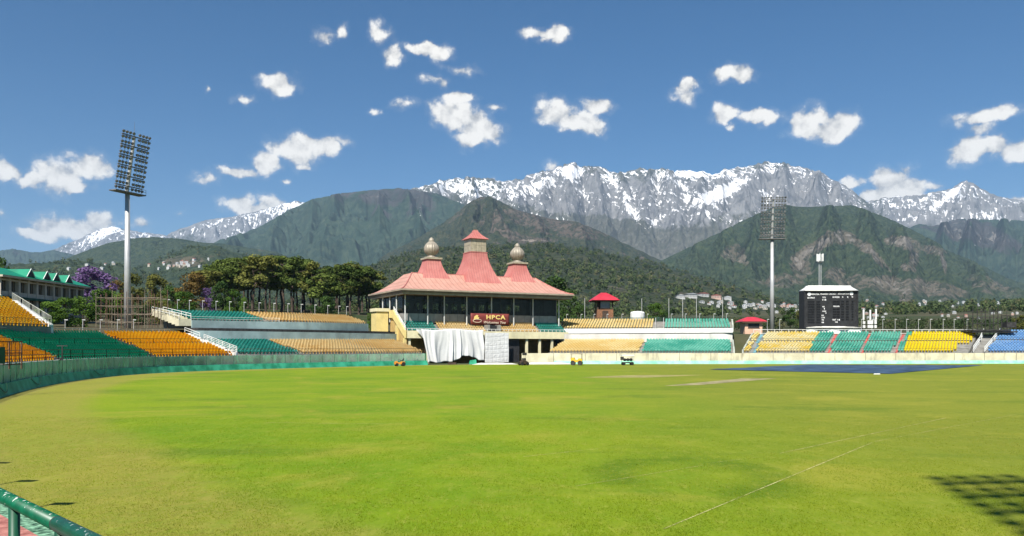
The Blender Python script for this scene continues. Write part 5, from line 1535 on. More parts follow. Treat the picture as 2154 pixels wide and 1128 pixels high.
# ------------------------------------------------------------------ watch kiosks with red roofs
m_red = mat('red_roof_sheet', (0.50, 0.035, 0.055), 0.45, 0.12, 0.8)
m_brick = mat('brown_brick', (0.24, 0.115, 0.06), 0.85, 0.2, 3.0)
m_pink = mat('salmon_plaster', (0.66, 0.42, 0.29), 0.85, 0.08, 0.6)
m_wood = mat('dark_timber', (0.07, 0.045, 0.03), 0.7, 0.25, 2.0)
def hip(name, hw, hd, z0, h, m, parent, over=0.7, flare=1.25, ridge=0.35):
    rg = []
    for k in range(5):
        f = k / 4; e = (1 - f); z = z0 + h * f ** (1 / flare) if False else z0 + h * (f ** flare)
        rg.append([(-(hw * ridge + (hw + over - hw * ridge) * e), -(0.05 + (hd + over) * e), z), ((hw * ridge + (hw + over - hw * ridge) * e), -(0.05 + (hd + over) * e), z),
                   ((hw * ridge + (hw + over - hw * ridge) * e), (0.05 + (hd + over) * e), z), (-(hw * ridge + (hw + over - hw * ridge) * e), (0.05 + (hd + over) * e), z)])
    return MB().rings(rg).build(name, m, parent)
KY = 192.0
k1 = empty('watch_kiosk', (GX(1270, KY), KY, 0), R(4), 'brown watch kiosk with red hipped roof above the pale yellow seats', 'kiosk')
za, zb, zc = GZ(672, KY) - 2, GZ(652, KY), GZ(633, KY)
MB().box(-1.9, 1.9, -1.9, 1.9, za, zb).build('base', m_brick, k1)
MB().box(-0.7, 0.7, -1.94, -1.86, za + 2.1, zb - 0.3).build('door', m_wood, k1)
for sx_ in (-1.75, 1.75):
    for sy in (-1.75, 1.75): MB().box(sx_ - 0.14, sx_ + 0.14, sy - 0.14, sy + 0.14, zb, zc).build('post', m_wood, k1)
MB().box(-1.5, 1.5, 1.5, 1.6, zb, zc).build('rear_wall', m_wood, k1)
wn = MB().box(-1.1, 1.1, -1.72, -1.66, zb + 0.35, zc - 0.25).build('window', m_lens, k1)
MB().box(-1.2, 1.2, -1.76, -1.73, zb + 0.22, zb + 0.34).build('sill', m_wood, wn)
hip('roof', 2.0, 2.0, zc, GZ(616, KY) - zc, m_red, k1, 1.2, 0.85, 0.32)
MB().box(-3.0, 3.0, -3.0, 3.0, zc - 0.18, zc - 0.004).build('eave', m_wood, k1)
KY = 181.0
k2 = empty('watch_kiosk', (GX(1580, KY), KY, 0), R(2), 'salmon pink watch kiosk with red roof beside the floodlight pole', 'kiosk')
za, zc = GZ(699, KY) - 1.5, GZ(677, KY)
MB().box(-1.95, 1.95, -1.7, 1.7, za, zc).build('wall', m_pink, k2)
wn = MB().box(-1.25, 1.25, -1.76, -1.69, GZ(690, KY), GZ(681.5, KY)).build('window', m_frame, k2)
MB().box(-1.35, 1.35, -1.84, -1.765, GZ(690.6, KY), GZ(690, KY) - 0.002).build('sill', m_wood, wn)
hip('roof', 1.95, 1.7, zc, GZ(667, KY) - zc, m_red, k2, 0.9, 0.8, 0.45)
MB().box(-2.75, 2.75, -2.5, 2.5, zc - 0.2, zc - 0.004).build('eave', m_pink, k2)

# ------------------------------------------------------------------ green-roofed hostel building on the left
hb = empty('hostel_building', (-81.0, 128.0, 0), 0, 'two-storey tan building with green dormered roof at the left edge', 'building')
m_tan = mat('tan_plaster', (0.46, 0.33, 0.22), 0.85, 0.1, 0.5, dirt=0.2)
m_trim = mat('beige_trim', (0.55, 0.47, 0.37), 0.8, 0.08, 0.5, dirt=0.2)
m_groof = mat('green_roof_sheet', (0.008, 0.215, 0.12), 0.5, 0.14, 0.5)
m_gband = mat('dark_green_band', (0.008, 0.07, 0.045), 0.6, 0.2, 1.0)
# local x: 0 is the long facade (faces right), building extends to -x; local y along the facade
LB = 25.0; W0 = -9.0
MB().box(W0, -0.6, 0, LB, 4.0, 14.3).build('wall', m_tan, hb)
zf1, zf2 = 8.6, 11.4
for k in range(11):
    y = 0.0 + k * LB / 10
    MB().box(-0.6, 0.0, max(0, y - 0.28), min(LB, y + 0.28), 4.0, 14.3).build('pillar', m_trim, hb)
for zf in (zf1, zf2):
    for k in range(10):
        y0, y1 = k * LB / 10 + 0.281, (k + 1) * LB / 10 - 0.281
        MB().box(-0.45, -0.12, y0, y1, zf, zf + 0.75).build('parapet', m_trim, hb)
        wn = MB().box(-0.62, -0.50, y0 + 0.18, y1 - 0.18, zf + 0.80, zf + 2.45).build('window', m_glass, hb)
        MB().box(-0.64, -0.46, (y0 + y1) / 2 - 0.04, (y0 + y1) / 2 + 0.04, zf + 0.80, zf + 2.45).build('frame', m_frame, wn)
        MB().box(-0.5, -0.05, y0, y1, zf + 2.46, zf + 2.72).build('lintel', m_trim, hb)
MB().box(-0.59, 0.45, -0.3, LB + 0.3, 11.0, 11.38).build('canopy_band', m_gband, hb)
MB().box(W0 - 0.3, 0.25, -0.25, -0.001, 11.0, 11.5).build('string_course', m_trim, hb)
MB().box(W0 - 0.7, 0.85, -0.8, LB + 0.9, 14.31, 14.62).build('eave', m_trim, hb)
rf = MB().prism([(W0 - 0.8, 14.63), (0.95, 14.63), (-4.0, 16.35)], 'y', -0.7, LB + 1.0).build('roof', m_groof, hb)
MB().prism([(W0 + 1.2, 14.64), (-1.2, 14.64), (-4.0, 15.75)], 'y', -0.78, -0.705).build('gable_panel', m_white, hb)
for y in (7.5, 12.2, 15.2, 19.2):
    d = MB().prism([(y - 1.15, 14.9), (y + 1.15, 14.9), (y, 16.25)], 'x', -3.9, 0.35).build('dormer', m_groof, rf)
    MB().prism([(y - 0.8, 14.95), (y + 0.8, 14.95), (y, 15.95)], 'x', 0.352, 0.40).build('dormer_louvre', m_frame, rf)
    for sg in (-1, 1): MB().beam((0.40, y + sg * 1.2, 14.88), (0.40, y, 16.30), 0.10).build('bargeboard', m_white, rf)

# ------------------------------------------------------------------ scaffolds
def scaffold(name, label, px0, px1, py0, py1, Y, nx, nz, m1, m2, deep=3.0, plat=None):
    x0, x1 = GX(px0, Y), GX(px1, Y); z0, z1 = GZ(py1, Y), GZ(py0, Y)
    s = empty(name, (x0, Y, z0), 0, label, 'scaffold')
    W, H = x1 - x0, z1 - z0
    for iy in range(2):
        for i in range(nx):
            x = W * i / (nx - 1) + random.gauss(0, 0.08)
            top = H * (0.80 + 0.25 * random.random()) + (0.5 if i % 3 == 0 else 0)
            MB().cyl((x, iy * deep, -0.6), (x + random.gauss(0, 0.05), iy * deep, top), 0.05, 0.05, 6).build('standard', m1 if (i + iy) % 3 else m2, s)
        for k in range(nz):
            z = H * (k + 0.25) / nz
            a = W * random.choice((0, 0, 0.1)); b = W * random.choice((1, 1, 0.75, 0.6))
            MB().beam((a, iy * deep - 0.07, z), (b, iy * deep - 0.07, z + random.gauss(0, 0.05)), 0.07).build('ledger', m2, s)
    for k in range(1, nz):
        z = H * (k + 0.25) / nz
        for i in range(0, nx, 3): MB().beam((W * i / (nx - 1), 0, z), (W * i / (nx - 1), deep, z), 0.05).build('transom', m1, s)
    if plat:
        MB().box(-0.5, W + 0.5, -0.6, deep + 0.4, plat * H, plat * H + 0.22).build('deck', m_dark, s)
    return s
m_bamboo = mat('bamboo_pole', (0.36, 0.29, 0.20), 0.8, 0.25, 1.5)
scaffold('scaffold', 'brown pole scaffold standing around the foot of the left floodlight', 202, 336, 614, 682, 128, 13, 4, m_rust, mat('weathered_bamboo', (0.24, 0.19, 0.14), 0.8, 0.3, 1.5))
scaffold('scaffold', 'dark steel camera scaffold above the stairway between yellow and blue seats', 2046, 2118, 645, 697, 168, 9, 4, m_dark, m_dark, 3.0, 0.02)
cab = empty('camera_cabin', (GX(2128, 168), 168, GZ(697, 168)), 0, 'small black cabin frame at the end of the dark scaffold', 'cabin')
MB().box(-0.9, 0.9, 0, 2, 0.8, 1.9).build('panel', m_dark, cab)
for x in (-0.9, 0.9):
    for y in (0, 2): MB().beam((x, y, -0.5), (x, y, 3.2), 0.1).build('post', m_dark, cab)
MB().box(-1.0, 1.0, -0.1, 2.1, 3.2, 3.3).build('top', m_dark, cab)
MB().box(-8.5, 1.0, -0.4, 3.2, -0.25, 0.0).build('deck', m_dark, cab)

# ------------------------------------------------------------------ small lamp posts along the stands
lamp_n = [0]
def lamp_post(x, y, z, h, label, group, arm=0.45, m=m_white):
    e = empty('lamp_post', (x, y, z), 0, label, 'lamp post', group)
    if not lamp_n[0]:
        lamp_n[0] = (MB().cyl((0, 0, 0), (0, 0, 1), 0.04, 0.035, 6).mesh('post', m_col), MB().box(-0.05, 0.38, -0.09, 0.09, -0.06, 0.05).mesh('lamp_head', m_col))
    link('post', lamp_n[0][0], e, (0, 0, 0), None, (1, 1, h))
    link('lamp_head', lamp_n[0][1], e, (0, 0, h))
    return e
for s in np.linspace(0.12, 2.95, 15):
    p = U3.at(s, 1.0); lamp_post(p[0], p[1], p[2], 2.3, 'thin white lamp post behind the upper tier left of the pavilion', 'lamp posts behind the left upper tier')
for s in (0.03, 0.12, 0.20, 0.28, 0.37, 0.52, 0.66, 0.74, 0.82, 0.90, 0.97):
    p = U4.at(s, 1.0); lamp_post(p[0], p[1], p[2], 1.7, 'thin white lamp post behind the upper tier right of the pavilion', 'lamp posts behind the right upper tier')
for px in (1614, 1640, 1812, 1834, 1857, 1883, 1907, 1932, 1957, 1984, 2007, 2034):
    Y = 172.5; lamp_post(GX(px, Y), Y, 5.7, 3.4, 'thin white lamp post along the rail behind the scoreboard-side stand', 'lamp posts behind the open stand')
for px in (137, 174, 211, 247, 281):
    Y = 118 - (281 - px) * 0.09; lamp_post(GX(px, Y), Y, 5.2, GZ(673, Y) - 5.2, 'white lamp post on the walkway behind the left lower stand', 'lamp posts on the left walkway')
for (x, y) in ((-13.4, 14.3), (-11.0, 11.5), (-15.9, 17.3), (-23.6, 29.0)):
    lamp_post(x, y, 1.4, 4.4, 'lamp post on the near left stand just out of frame', 'lamp posts on the near stand')
# taller bare poles right of the pavilion
for i, (px, py0, Y) in enumerate(((1230, 628, 196), (1350, 628, 196), (1407, 628, 190), (1436, 626, 188), (1465, 624, 186), (1520, 625, 184))):
    o = MB().cyl((GX(px, Y), Y, GZ(672, Y) - 2), (GX(px, Y), Y, GZ(py0, Y)), 0.06, 0.05, 6).build('bare_pole', m_col)
    tag(o, 'tall thin bare pole behind the stands right of the pavilion', 'pole', 'bare poles right of the pavilion')

# walkway rail behind the left lower stand
wr = empty('walkway_rail', (-55, 95, 5.1), 0, 'pale pipe railing along the walkway behind the left lower stand', 'railing')
pts = [S1.at(s, 1.03) for s in np.linspace(1.9, 3.75, 14)]
for a, b_ in zip(pts[:-1], pts[1:]):
    a = Vector(a) - wr.location; b_ = Vector(b_) - wr.location
    for zz in (0.35, 0.85): MB().beam(a + Vector((0, 0, zz)), b_ + Vector((0, 0, zz)), 0.07).build('rail', m_trim, wr)
    for k in range(2):
        q = a.lerp(b_, k / 2); MB().beam(q, q + Vector((0, 0, 0.9)), 0.07).build('post', m_trim, wr)

# ------------------------------------------------------------------ machines on the field edge
m_orange = mat('orange_machine', (0.72, 0.27, 0.03), 0.5, 0.15, 2.0)
m_yel = mat('yellow_machine', (0.78, 0.45, 0.03), 0.5, 0.15, 2.0)
m_tyre = mat('black_rubber', (0.018, 0.018, 0.018), 0.85, 0.2, 3.0)
def wheel(x, y, r, w_, parent):
    o = MB().lathe([(r * 0.5, -w_ / 2), (r * 0.95, -w_ / 2), (r, -w_ / 4), (r, w_ / 4), (r * 0.95, w_ / 2), (r * 0.5, w_ / 2)], n=16).build('wheel', m_tyre, parent)
    o.location = (x, y, r); o.rotation_euler = (R(90), 0, 0); return o
Y = 134.0
mw = empty('ride_on_mower', (GX(841, Y), Y, 0.02), R(20), 'small orange ride-on mower by the green skirt left of the pavilion', 'mower')
for x in (-0.55, 0.55):
    for y in (-0.45, 0.45): wheel(x, y, 0.26 if x < 0 else 0.34, 0.22, mw)
MB().prism([(-0.9, 0.3), (0.85, 0.3), (0.8, 0.75), (0.2, 0.8), (0.1, 0.62), (-0.35, 0.62), (-0.5, 0.85), (-0.9, 0.7)], 'y', -0.38, 0.38).build('body', m_orange, mw)
MB().prism([(0.1, 0.85), (0.55, 0.85), (0.7, 1.25), (0.6, 1.27), (0.45, 0.97), (0.1, 0.97)], 'y', -0.25, 0.25).build('seat', m_tyre, mw)
MB().cyl((-0.3, 0, 0.6), (-0.12, 0, 1.1), 0.03, 0.03, 6).build('steering_column', m_dark, mw)
MB().lathe([(0.20, 0), (0.22, 0.02), (0.20, 0.04)], (-0.12, 0, 1.1), 12).build('steering_wheel', m_dark, mw)
Y = 139.0
mt2 = empty('hand_mower', (GX(1102, Y), Y, 0.02), R(35), 'small dark hand mower with upright handle below the cream wall', 'mower')
for x in (-0.6, 0.5):
    for y in (-0.4, 0.4): wheel(x, y, 0.3, 0.18, mt2)
MB().prism([(-0.7, 0.25), (0.7, 0.25), (0.6, 0.62), (-0.1, 0.95), (-0.6, 0.7)], 'y', -0.42, 0.42).build('deck', m_wood, mt2)
MB().box(-0.25, 0.25, -0.22, 0.22, 0.9, 1.25).build('engine', m_dark, mt2)
for y in (-0.25, 0.25): MB().cyl((0.3, y, 0.6), (0.15, y, 2.0), 0.035, 0.03, 6).build('handle', m_dark, mt2)
MB().box(-0.12, 0.38, -0.32, 0.32, 1.75, 2.2).build('control_box', m_dark, mt2)
Y = 140.0
rl = empty('pitch_roller', (GX(1213, Y), Y, 0.02), R(-12), 'yellow motor roller parked by the wall right of the pavilion', 'roller')
for x in (-0.62, 0.62):
    o = MB().lathe([(0.1, -0.55), (0.40, -0.55), (0.42, -0.5), (0.42, 0.5), (0.40, 0.55), (0.1, 0.55)], n=20).build('drum', m_dark, rl); o.location = (x, 0, 0.42); o.rotation_euler = (R(90), 0, 0)
MB().prism([(-0.95, 0.55), (0.95, 0.55), (0.95, 1.15), (0.35, 1.2), (0.25, 0.95), (-0.3, 0.95), (-0.4, 1.35), (-0.95, 1.3)], 'y', -0.5, 0.5).build('body', m_yel, rl)
for x in (-0.9, 0.9):
    for y in (-0.5, 0.5): MB().cyl((x, y, 1.1), (x, y, 1.95), 0.03, 0.03, 6).build('canopy_post', m_dark, rl)
MB().box(-1.0, 1.0, -0.6, 0.6, 1.95, 2.02).build('canopy', m_rust, rl)
MB().lathe([(0.2, 0), (0.22, 0.02), (0.2, 0.04)], (0.2, 0, 1.4), 12).build('steering_wheel', m_dark, rl)
Y = 141.0
ct = empty('utility_cart', (GX(1320, Y), Y, 0.02), R(8), 'grey utility cart with white flat top by the right wall', 'cart')
for x in (-0.75, 0.75):
    for y in (-0.45, 0.45): wheel(x, y, 0.27, 0.16, ct)
MB().box(-0.95, 0.95, -0.5, 0.5, 0.35, 0.55).build('chassis', m_dark, ct)
for x in (-0.55, 0.0, 0.55):
    o = MB().lathe([(0.16, -0.3), (0.26, -0.2), (0.26, 0.2), (0.16, 0.3)], n=12).build('hose_reel', m_tyre, ct); o.location = (x, -0.2, 0.95); o.rotation_euler = (R(90), 0, 0)
for x in (-0.92, 0.92):
    for y in (-0.45, 0.45): MB().beam((x, y, 0.55), (x, y, 1.6), 0.06).build('post', m_col, ct)
MB().box(-1.1, 1.05, -0.6, 0.6, 1.6, 1.82).build('flat_top', m_white, ct)
MB().box(-1.15, -0.8, -0.5, 0.5, 0.9, 1.45).build('side_box', m_dark, ct)
o = MB().cyl((GX(1838, 92.5), 92.5, 0.09), (GX(1851, 92.5), 92.5, 0.09), 0.07, 0.07, 8).build('cover_roll', m_cov)
tag(o, 'short pale roll lying on the grass in front of the blue tarpaulin', 'roll')
tb = MB().box(GX(945, 150), GX(962, 150), 146.5, 148, 0.02, 0.35).build('pallet', m_wood); tag(tb, 'low brown pallet under the raised hem of the draped sheet', 'pallet')
tb = MB().prism([(GX(988, 150), 0.02), (GX(1004, 150), 0.02), (GX(1003, 150), 0.9), (GX(990, 150), 0.75)], 'y', 147.0, 148.2).build('covered_heap', m_skirt); tag(tb, 'green cloth heap beside the hem of the draped sheet', 'cloth heap')

# ------------------------------------------------------------------ near railing at the camera's feet
m_rail = bpy.data.materials.new('chipped_green_rail'); m_rail.use_nodes = True
t = NT(m_rail.node_tree); b = t.n['Principled BSDF']
pos = t.add('ShaderNodeNewGeometry').outputs['Position']
ch = t.noise(pos, 46.0, 3, 0.6); ch2 = t.noise(pos, 9.0, 4, 0.65)
nz_ = t.add('ShaderNodeSeparateXYZ'); t.l.new(t.add('ShaderNodeNewGeometry').outputs['Normal'], nz_.inputs[0])
c_ = t.mix(t.step(ch2, 0.3, 0.7), (0.0, 0.075, 0.032), (0.0, 0.13, 0.058))
c_ = t.mix(t.math('MULTIPLY', t.step(t.math('MULTIPLY_ADD', nz_.outputs[2], 0.10, ch), 0.70, 0.73), 0.95), c_, (0.62, 0.66, 0.60))
c_ = t.mix(t.step(t.math('MULTIPLY_ADD', nz_.outputs[0], 0.16, ch2), 0.66, 0.72), c_, (0.13, 0.085, 0.06))
t.l.new(c_, b.inputs['Base Color']); b.inputs['Roughness'].default_value = 0.42
nr = empty('near_railing', (-1.6, 3.0, 1.35), 0, 'chipped green pipe railing in the bottom left corner', 'railing')
RZ = EYE - 0.715
def rp(s): return Vector((-1.60 - 0.707 * s, 3.03 + 0.707 * s, 0)) - Vector((-1.6, 3.0, 1.35))
joint = 0.335
MB().cyl(rp(-2.2) + Vector((0, 0, RZ)), rp(joint - 0.004) + Vector((0, 0, RZ)), 0.031, 0.031, 20).build('top_rail', m_rail, nr, True)
MB().cyl(rp(joint + 0.012) + Vector((0, 0, RZ)), rp(3.2) + Vector((0, 0, RZ)), 0.031, 0.031, 20).build('top_rail', m_rail, nr, True)
MB().cyl(rp(joint - 0.004) + Vector((0, 0, RZ)), rp(joint + 0.012) + Vector((0, 0, RZ)), 0.029, 0.029, 16).build('joint_sleeve', m_dark, nr, True)
for s in (-1.2, -0.4, 0.29, 0.98, 1.75, 2.6):
    MB().cyl(rp(s) + Vector((0, 0, 1.35)), rp(s) + Vector((0, 0, RZ - 0.02)), 0.024, 0.024, 14).build('post', m_pipe, nr, True)
MB().cyl(rp(-2.2) + Vector((0, 0, RZ - 0.42)), rp(3.2) + Vector((0, 0, RZ - 0.42)), 0.022, 0.022, 12).build('lower_rail', m_pipe, nr, True)
# the near terrace: red painted ledge, green mesh and coping in front of the railing
tr = empty('near_terrace', (-1.6, 3.0, 0), 0, 'red painted ledge and pale coping below the near green railing', 'terrace')
n_ = Vector((0.707, 0.707, 0)); d_ = Vector((-0.707, 0.707, 0))
def strip(name, a0, a1, z0, z1, m):
    mb = MB(); base = Vector((0.0, 0.03, 0)); vs = []
    for s in (-4.0, 9.0):
        for a, z in ((a0, z0), (a1, z0), (a1, z1), (a0, z1)): vs.append(base + d_ * s + n_ * a + Vector((0, 0, z)))
    mb.add(vs, [(0, 1, 2, 3), (7, 6, 5, 4), (0, 4, 5, 1), (1, 5, 6, 2), (2, 6, 7, 3), (3, 7, 4, 0)])
    return mb.build(name, m, tr)
m_redfloor = mat('red_painted_floor', (0.42, 0.13, 0.10), 0.7, 0.25, 6.0, c2=(0.55, 0.24, 0.19))
strip('floor', -3.0, 0.25, 0.2, 1.35, m_conc)
strip('ledge', 0.251, 1.33, 0.2, 1.33, m_redfloor)
strip('mesh_strip', 1.331, 1.56, 0.2, 1.30, mat('green_mesh_mat', (0.02, 0.20, 0.10), 0.9, 0.5, 14.0, c2=(0.25, 0.48, 0.30)))
strip('coping', 1.561, 1.66, 0.2, 1.28, m_wall_cream)
ns = empty('bucket_seat', tuple(Vector((-1.6, 3.03, 1.35)) + d_ * 0.95 - n_ * 0.28), R(-45), 'orange bucket seat showing at the very bottom left corner', 'seat')
link('shell', seat_mesh(S_ORANGE), ns)

# brown cage gate on the wall at the left edge, and a camera pole by the net fence
gt = empty('wall_gate', (-33.0, 52.5, 1.95), R(75), 'brown metal cage gate on the boundary wall at the left edge', 'gate')
for x in (-1.5, -0.55, 0.4, 1.35):
    MB().beam((x, 0, -0.2), (x, 0, 1.65), 0.07).build('post', m_rust, gt)
for z in (0.1, 0.85, 1.6): MB().beam((-1.5, -0.05, z), (1.35, -0.05, z), 0.06).build('rail', m_rust, gt)
for k in range(9): MB().beam((-1.35 + k * 0.31, -0.05, 0.1), (-1.35 + k * 0.31, -0.05, 1.6), 0.025).build('bar', m_rust, gt)
MB().box(-0.5, 0.0, -0.09, -0.02, 0.15, 1.25).build('panel', m_gband, gt)
cp = empty('camera_pole', (GX(131, 74), 74, 0.0), 0, 'dark pole with propped stays standing inside the left net fence', 'pole')
MB().cyl((0, 0, 0), (0, 0, 3.3), 0.06, 0.05, 8).build('pole', m_dark, cp)
MB().beam((-0.5, 0, 3.3), (0.5, 0, 3.3), 0.08).build('crossbar', m_dark, cp)
for dx in (-0.9, -0.45): MB().cyl((dx * 1.6, 0, 0.75), (-0.05, 0, 2.2), 0.045, 0.04, 6).build('stay', m_dark, cp)

# ------------------------------------------------------------------ foliage
def leaf_mat(name, dark, lite, trans=0.25, tint=None):
    m = bpy.data.materials.new(name); m.use_nodes = True
    t = NT(m.node_tree); b = t.n['Principled BSDF']
    pos = t.add('ShaderNodeNewGeometry').outputs['Position']
    n = t.noise(pos, 0.45, 3, 0.6); n2 = t.noise(pos, 3.0, 2, 0.6)
    rnd = t.add('ShaderNodeObjectInfo').outputs['Random']
    f = t.math('MULTIPLY_ADD', t.math('SUBTRACT', rnd, 0.5), 0.35, t.math('MULTIPLY_ADD', t.math('SUBTRACT', n2, 0.5), 0.5, n))
    if tint: f = t.math('MULTIPLY_ADD', t.math('SUBTRACT', t.attr('tint'), 0.5), 0.9, f)
    c = t.mix(t.step(f, 0.25, 0.75), dark, lite)
    if tint: c = t.mix(t.math('MULTIPLY', t.step(t.attr('tint'), 0.78, 0.95), 0.7), c, tint)
    t.l.new(c, b.inputs['Base Color']); b.inputs['Roughness'].default_value = 0.75; b.inputs['Specular IOR Level'].default_value = 0.15
    tr = t.add('ShaderNodeBsdfTranslucent'); t.l.new(c, tr.inputs[0])
    ms = t.add('ShaderNodeMixShader'); ms.inputs[0].default_value = trans
    t.l.new(b.outputs[0], ms.inputs[1]); t.l.new(tr.outputs[0], ms.inputs[2]); t.l.new(ms.outputs[0], t.n['Material Output'].inputs[0])
    return m
L_PINE = leaf_mat('pine_needles', (0.048, 0.080, 0.015), (0.150, 0.195, 0.040))
L_PINE2 = leaf_mat('dry_pine_needles', (0.070, 0.084, 0.018), (0.190, 0.195, 0.045))
L_GREEN = leaf_mat('broad_leaves', (0.050, 0.105, 0.014), (0.140, 0.235, 0.035), 0.3)
L_DARK = leaf_mat('dark_leaves', (0.026, 0.060, 0.014), (0.080, 0.140, 0.032))
L_RUST = leaf_mat('rusty_leaves', (0.110, 0.075, 0.020), (0.250, 0.160, 0.045), 0.3)
L_OLIVE = leaf_mat('olive_leaves', (0.075, 0.085, 0.018), (0.180, 0.180, 0.040), 0.3)
L_LILAC = leaf_mat('lilac_blossom', (0.075, 0.045, 0.110), (0.210, 0.130, 0.290), 0.3)
m_bark = mat('bark', (0.075, 0.055, 0.042), 0.95, 0.3, 1.2, bump=0.4, bscale=6)

def clump_cards(rng, centers, radii, per, size, flat=0.75):
    """small leaf-sprays spread over the skin and through the volume of each clump"""
    VS = []
    for c, r in zip(centers, radii):
        d = rng.normal(size=(per, 3)); d /= np.linalg.norm(d, axis=1)[:, None]
        rad = r * (0.55 + 0.45 * rng.random(per) ** 0.5)
        p = np.array(c) + d * rad[:, None] * np.array([1, 1, flat])
        nrm = d + rng.normal(size=(per, 3)) * 0.55 + np.array([0, 0, 0.25]); nrm /= np.linalg.norm(nrm, axis=1)[:, None]
        a = np.cross(nrm, rng.normal(size=(per, 3))); a /= np.linalg.norm(a, axis=1)[:, None]
        b_ = np.cross(nrm, a)
        s = size * (0.6 + 0.8 * rng.random(per))[:, None]
        VS.append(np.stack([p - a * s - b_ * s * 0.6, p + a * s * 0.9 - b_ * s * 0.5, p + a * s * 0.7 + b_ * s * 0.8, p - a * s * 0.8 + b_ * s * 0.6], 1))
    V = np.concatenate(VS).reshape(-1, 3)
    return V, np.arange(len(V)).reshape(-1, 4)

def trunk_mesh(rng, h, r, limbs, bend=0.4):
    mb = MB(); pts = []
    for k in range(6):
        f = k / 5; pts.append(Vector((bend * math.sin(f * 2.2) * rng.normal() * 0.6, bend * f * rng.normal() * 0.5, h * f)))
    for k in range(5):
        mb.cyl(pts[k], pts[k + 1], r * (1 - 0.16 * k), r * (1 - 0.16 * (k + 1)), 8, k == 0)
    for (z0, ln, up) in limbs:
        a = rng.random() * 2 * PI; k = min(4, int(z0 / h * 5)); base = pts[k].lerp(pts[k + 1], z0 / h * 5 - k) if z0 < h else pts[5]
        tip = base + Vector((math.cos(a) * ln, math.sin(a) * ln, up))
        mid = base.lerp(tip, 0.5) + Vector((0, 0, -0.1 * ln))
        mb.cyl(base, mid, r * 0.32, r * 0.22, 5, False); mb.cyl(mid, tip, r * 0.22, r * 0.08, 5, False)
    return mb.mesh('trunk', m_bark)

def make_pine(seed):
    """10 m reference chir pine: long bare trunk, rounded clumpy crown"""
    rng = np.random.default_rng(seed)
    tk = trunk_mesh(rng, 9.0, 0.20, [(4.2 + k * 0.5, 1.2 + rng.random() * 0.9, 0.5 + rng.random() * 0.5) for k in range(9)], 0.35)
    cs, rs = [], []
    for k in range(20):
        f = rng.random(); z = 4.3 + 5.2 * f
        R_ = (0.9 + 1.35 * math.sin(PI * min(1, 0.18 + 0.78 * f)) ** 0.8) * (0.75 + 0.4 * rng.random())
        a = rng.random() * 2 * PI; q = R_ * math.sqrt(rng.random()) * 1.05
        cs.append((q * math.cos(a), q * math.sin(a), z)); rs.append(0.52 + 0.50 * rng.random())
    cs.append((0, 0, 9.3)); rs.append(0.75)
    V, F = clump_cards(rng, cs, rs, 105, 0.155, 0.72)
    return tk, V, F
def make_broad(seed, low=0.16, n=24, leaf=0.17, wide=1.0):
    """10 m reference broad tree"""
    rng = np.random.default_rng(seed)
    tk = trunk_mesh(rng, 6.5, 0.26, [(1.8 + k * 0.6, 1.6 + rng.random() * 1.4, 1.6 + rng.random() * 1.6) for k in range(8)], 0.5)
    cs, rs = [], []
    for k in range(n):
        f = rng.random(); z = 10 * (low + (0.92 - low) * f)
        R_ = 3.6 * wide * math.sin(PI * min(1, 0.16 + 0.74 * f)) ** 0.7 * (0.8 + 0.35 * rng.random())
        a = rng.random() * 2 * PI; q = R_ * math.sqrt(0.15 + 0.85 * rng.random()) * 0.82
        cs.append((q * math.cos(a), q * math.sin(a), z)); rs.append(0.85 + 0.75 * rng.random())
    V, F = clump_cards(rng, cs, rs, 120, leaf, 0.8)
    return tk, V, F
_kinds = {}
def tree_kind(kind, var, lm):
    key = (kind, var, lm.name)
    if key not in _kinds:
        bk = ('shape', kind, var)
        if bk not in _kinds:
            _kinds[bk] = make_pine(100 + var) if kind == 'pine' else make_broad(200 + var, 0.05 if kind == 'bush' else 0.2, 26 if kind == 'bush' else 24, 0.17)
        tk, V, F = _kinds[bk]
        _kinds[key] = (tk, np_mesh('crown', V, F, [lm]))
    return _kinds[key]
def tree(name, kind, var, lm, px, top_y, Y, wpx, label, group=None, zb=None, cat='tree'):
    x = GX(px, Y); z0 = gzs(x, Y) - 0.3 if zb is None else zb
    h = GZ(top_y, Y) - z0
    tk, cr = tree_kind(kind, var, lm)
    w_ = (wpx / FPX * Y) / (4.6 if kind == 'pine' else 7.4)
    e = empty(name, (x, Y, z0), random.random() * 6.28, label, cat, group)
    k = h / 10.0
    link('trunk', tk, e, (0, 0, 0), None, (min(w_, k * 1.3), min(w_, k * 1.3), k))
    link('crown', cr, e, (0, 0, 0), None, (w_, w_, k))
    return e

# pine grove left of the pavilion
prof_x = [415, 440, 480, 520, 560, 600, 640, 670, 700, 730, 760, 785, 800]
prof_y = [588, 556, 541, 537, 534, 536, 541, 556, 556, 550, 549, 558, 575]
npx = []
for i in range(44):
    px = 428 + (788 - 428) * (i + 0.5) / 44 + random.gauss(0, 4)
    Y = random.uniform(232, 318)
    top = float(np.interp(px, prof_x, prof_y)) + abs(random.gauss(0, 7))
    npx.append((px, Y, top))
m_desc = ['tall pine in the dense grove left of the pavilion']
for i, (px, Y, top) in enumerate(npx):
    if px < 520: lab = 'tall pine at the left end of the grove'
    elif px < 665: lab = 'tall pine in the dense middle of the grove'
    else: lab = 'tall round-topped pine at the pavilion end of the grove'
    tree('pine_tree', 'pine', i % 5, L_PINE if i % 3 else L_PINE2, px, top, Y, random.uniform(52, 74), lab, 'pines of the grove')

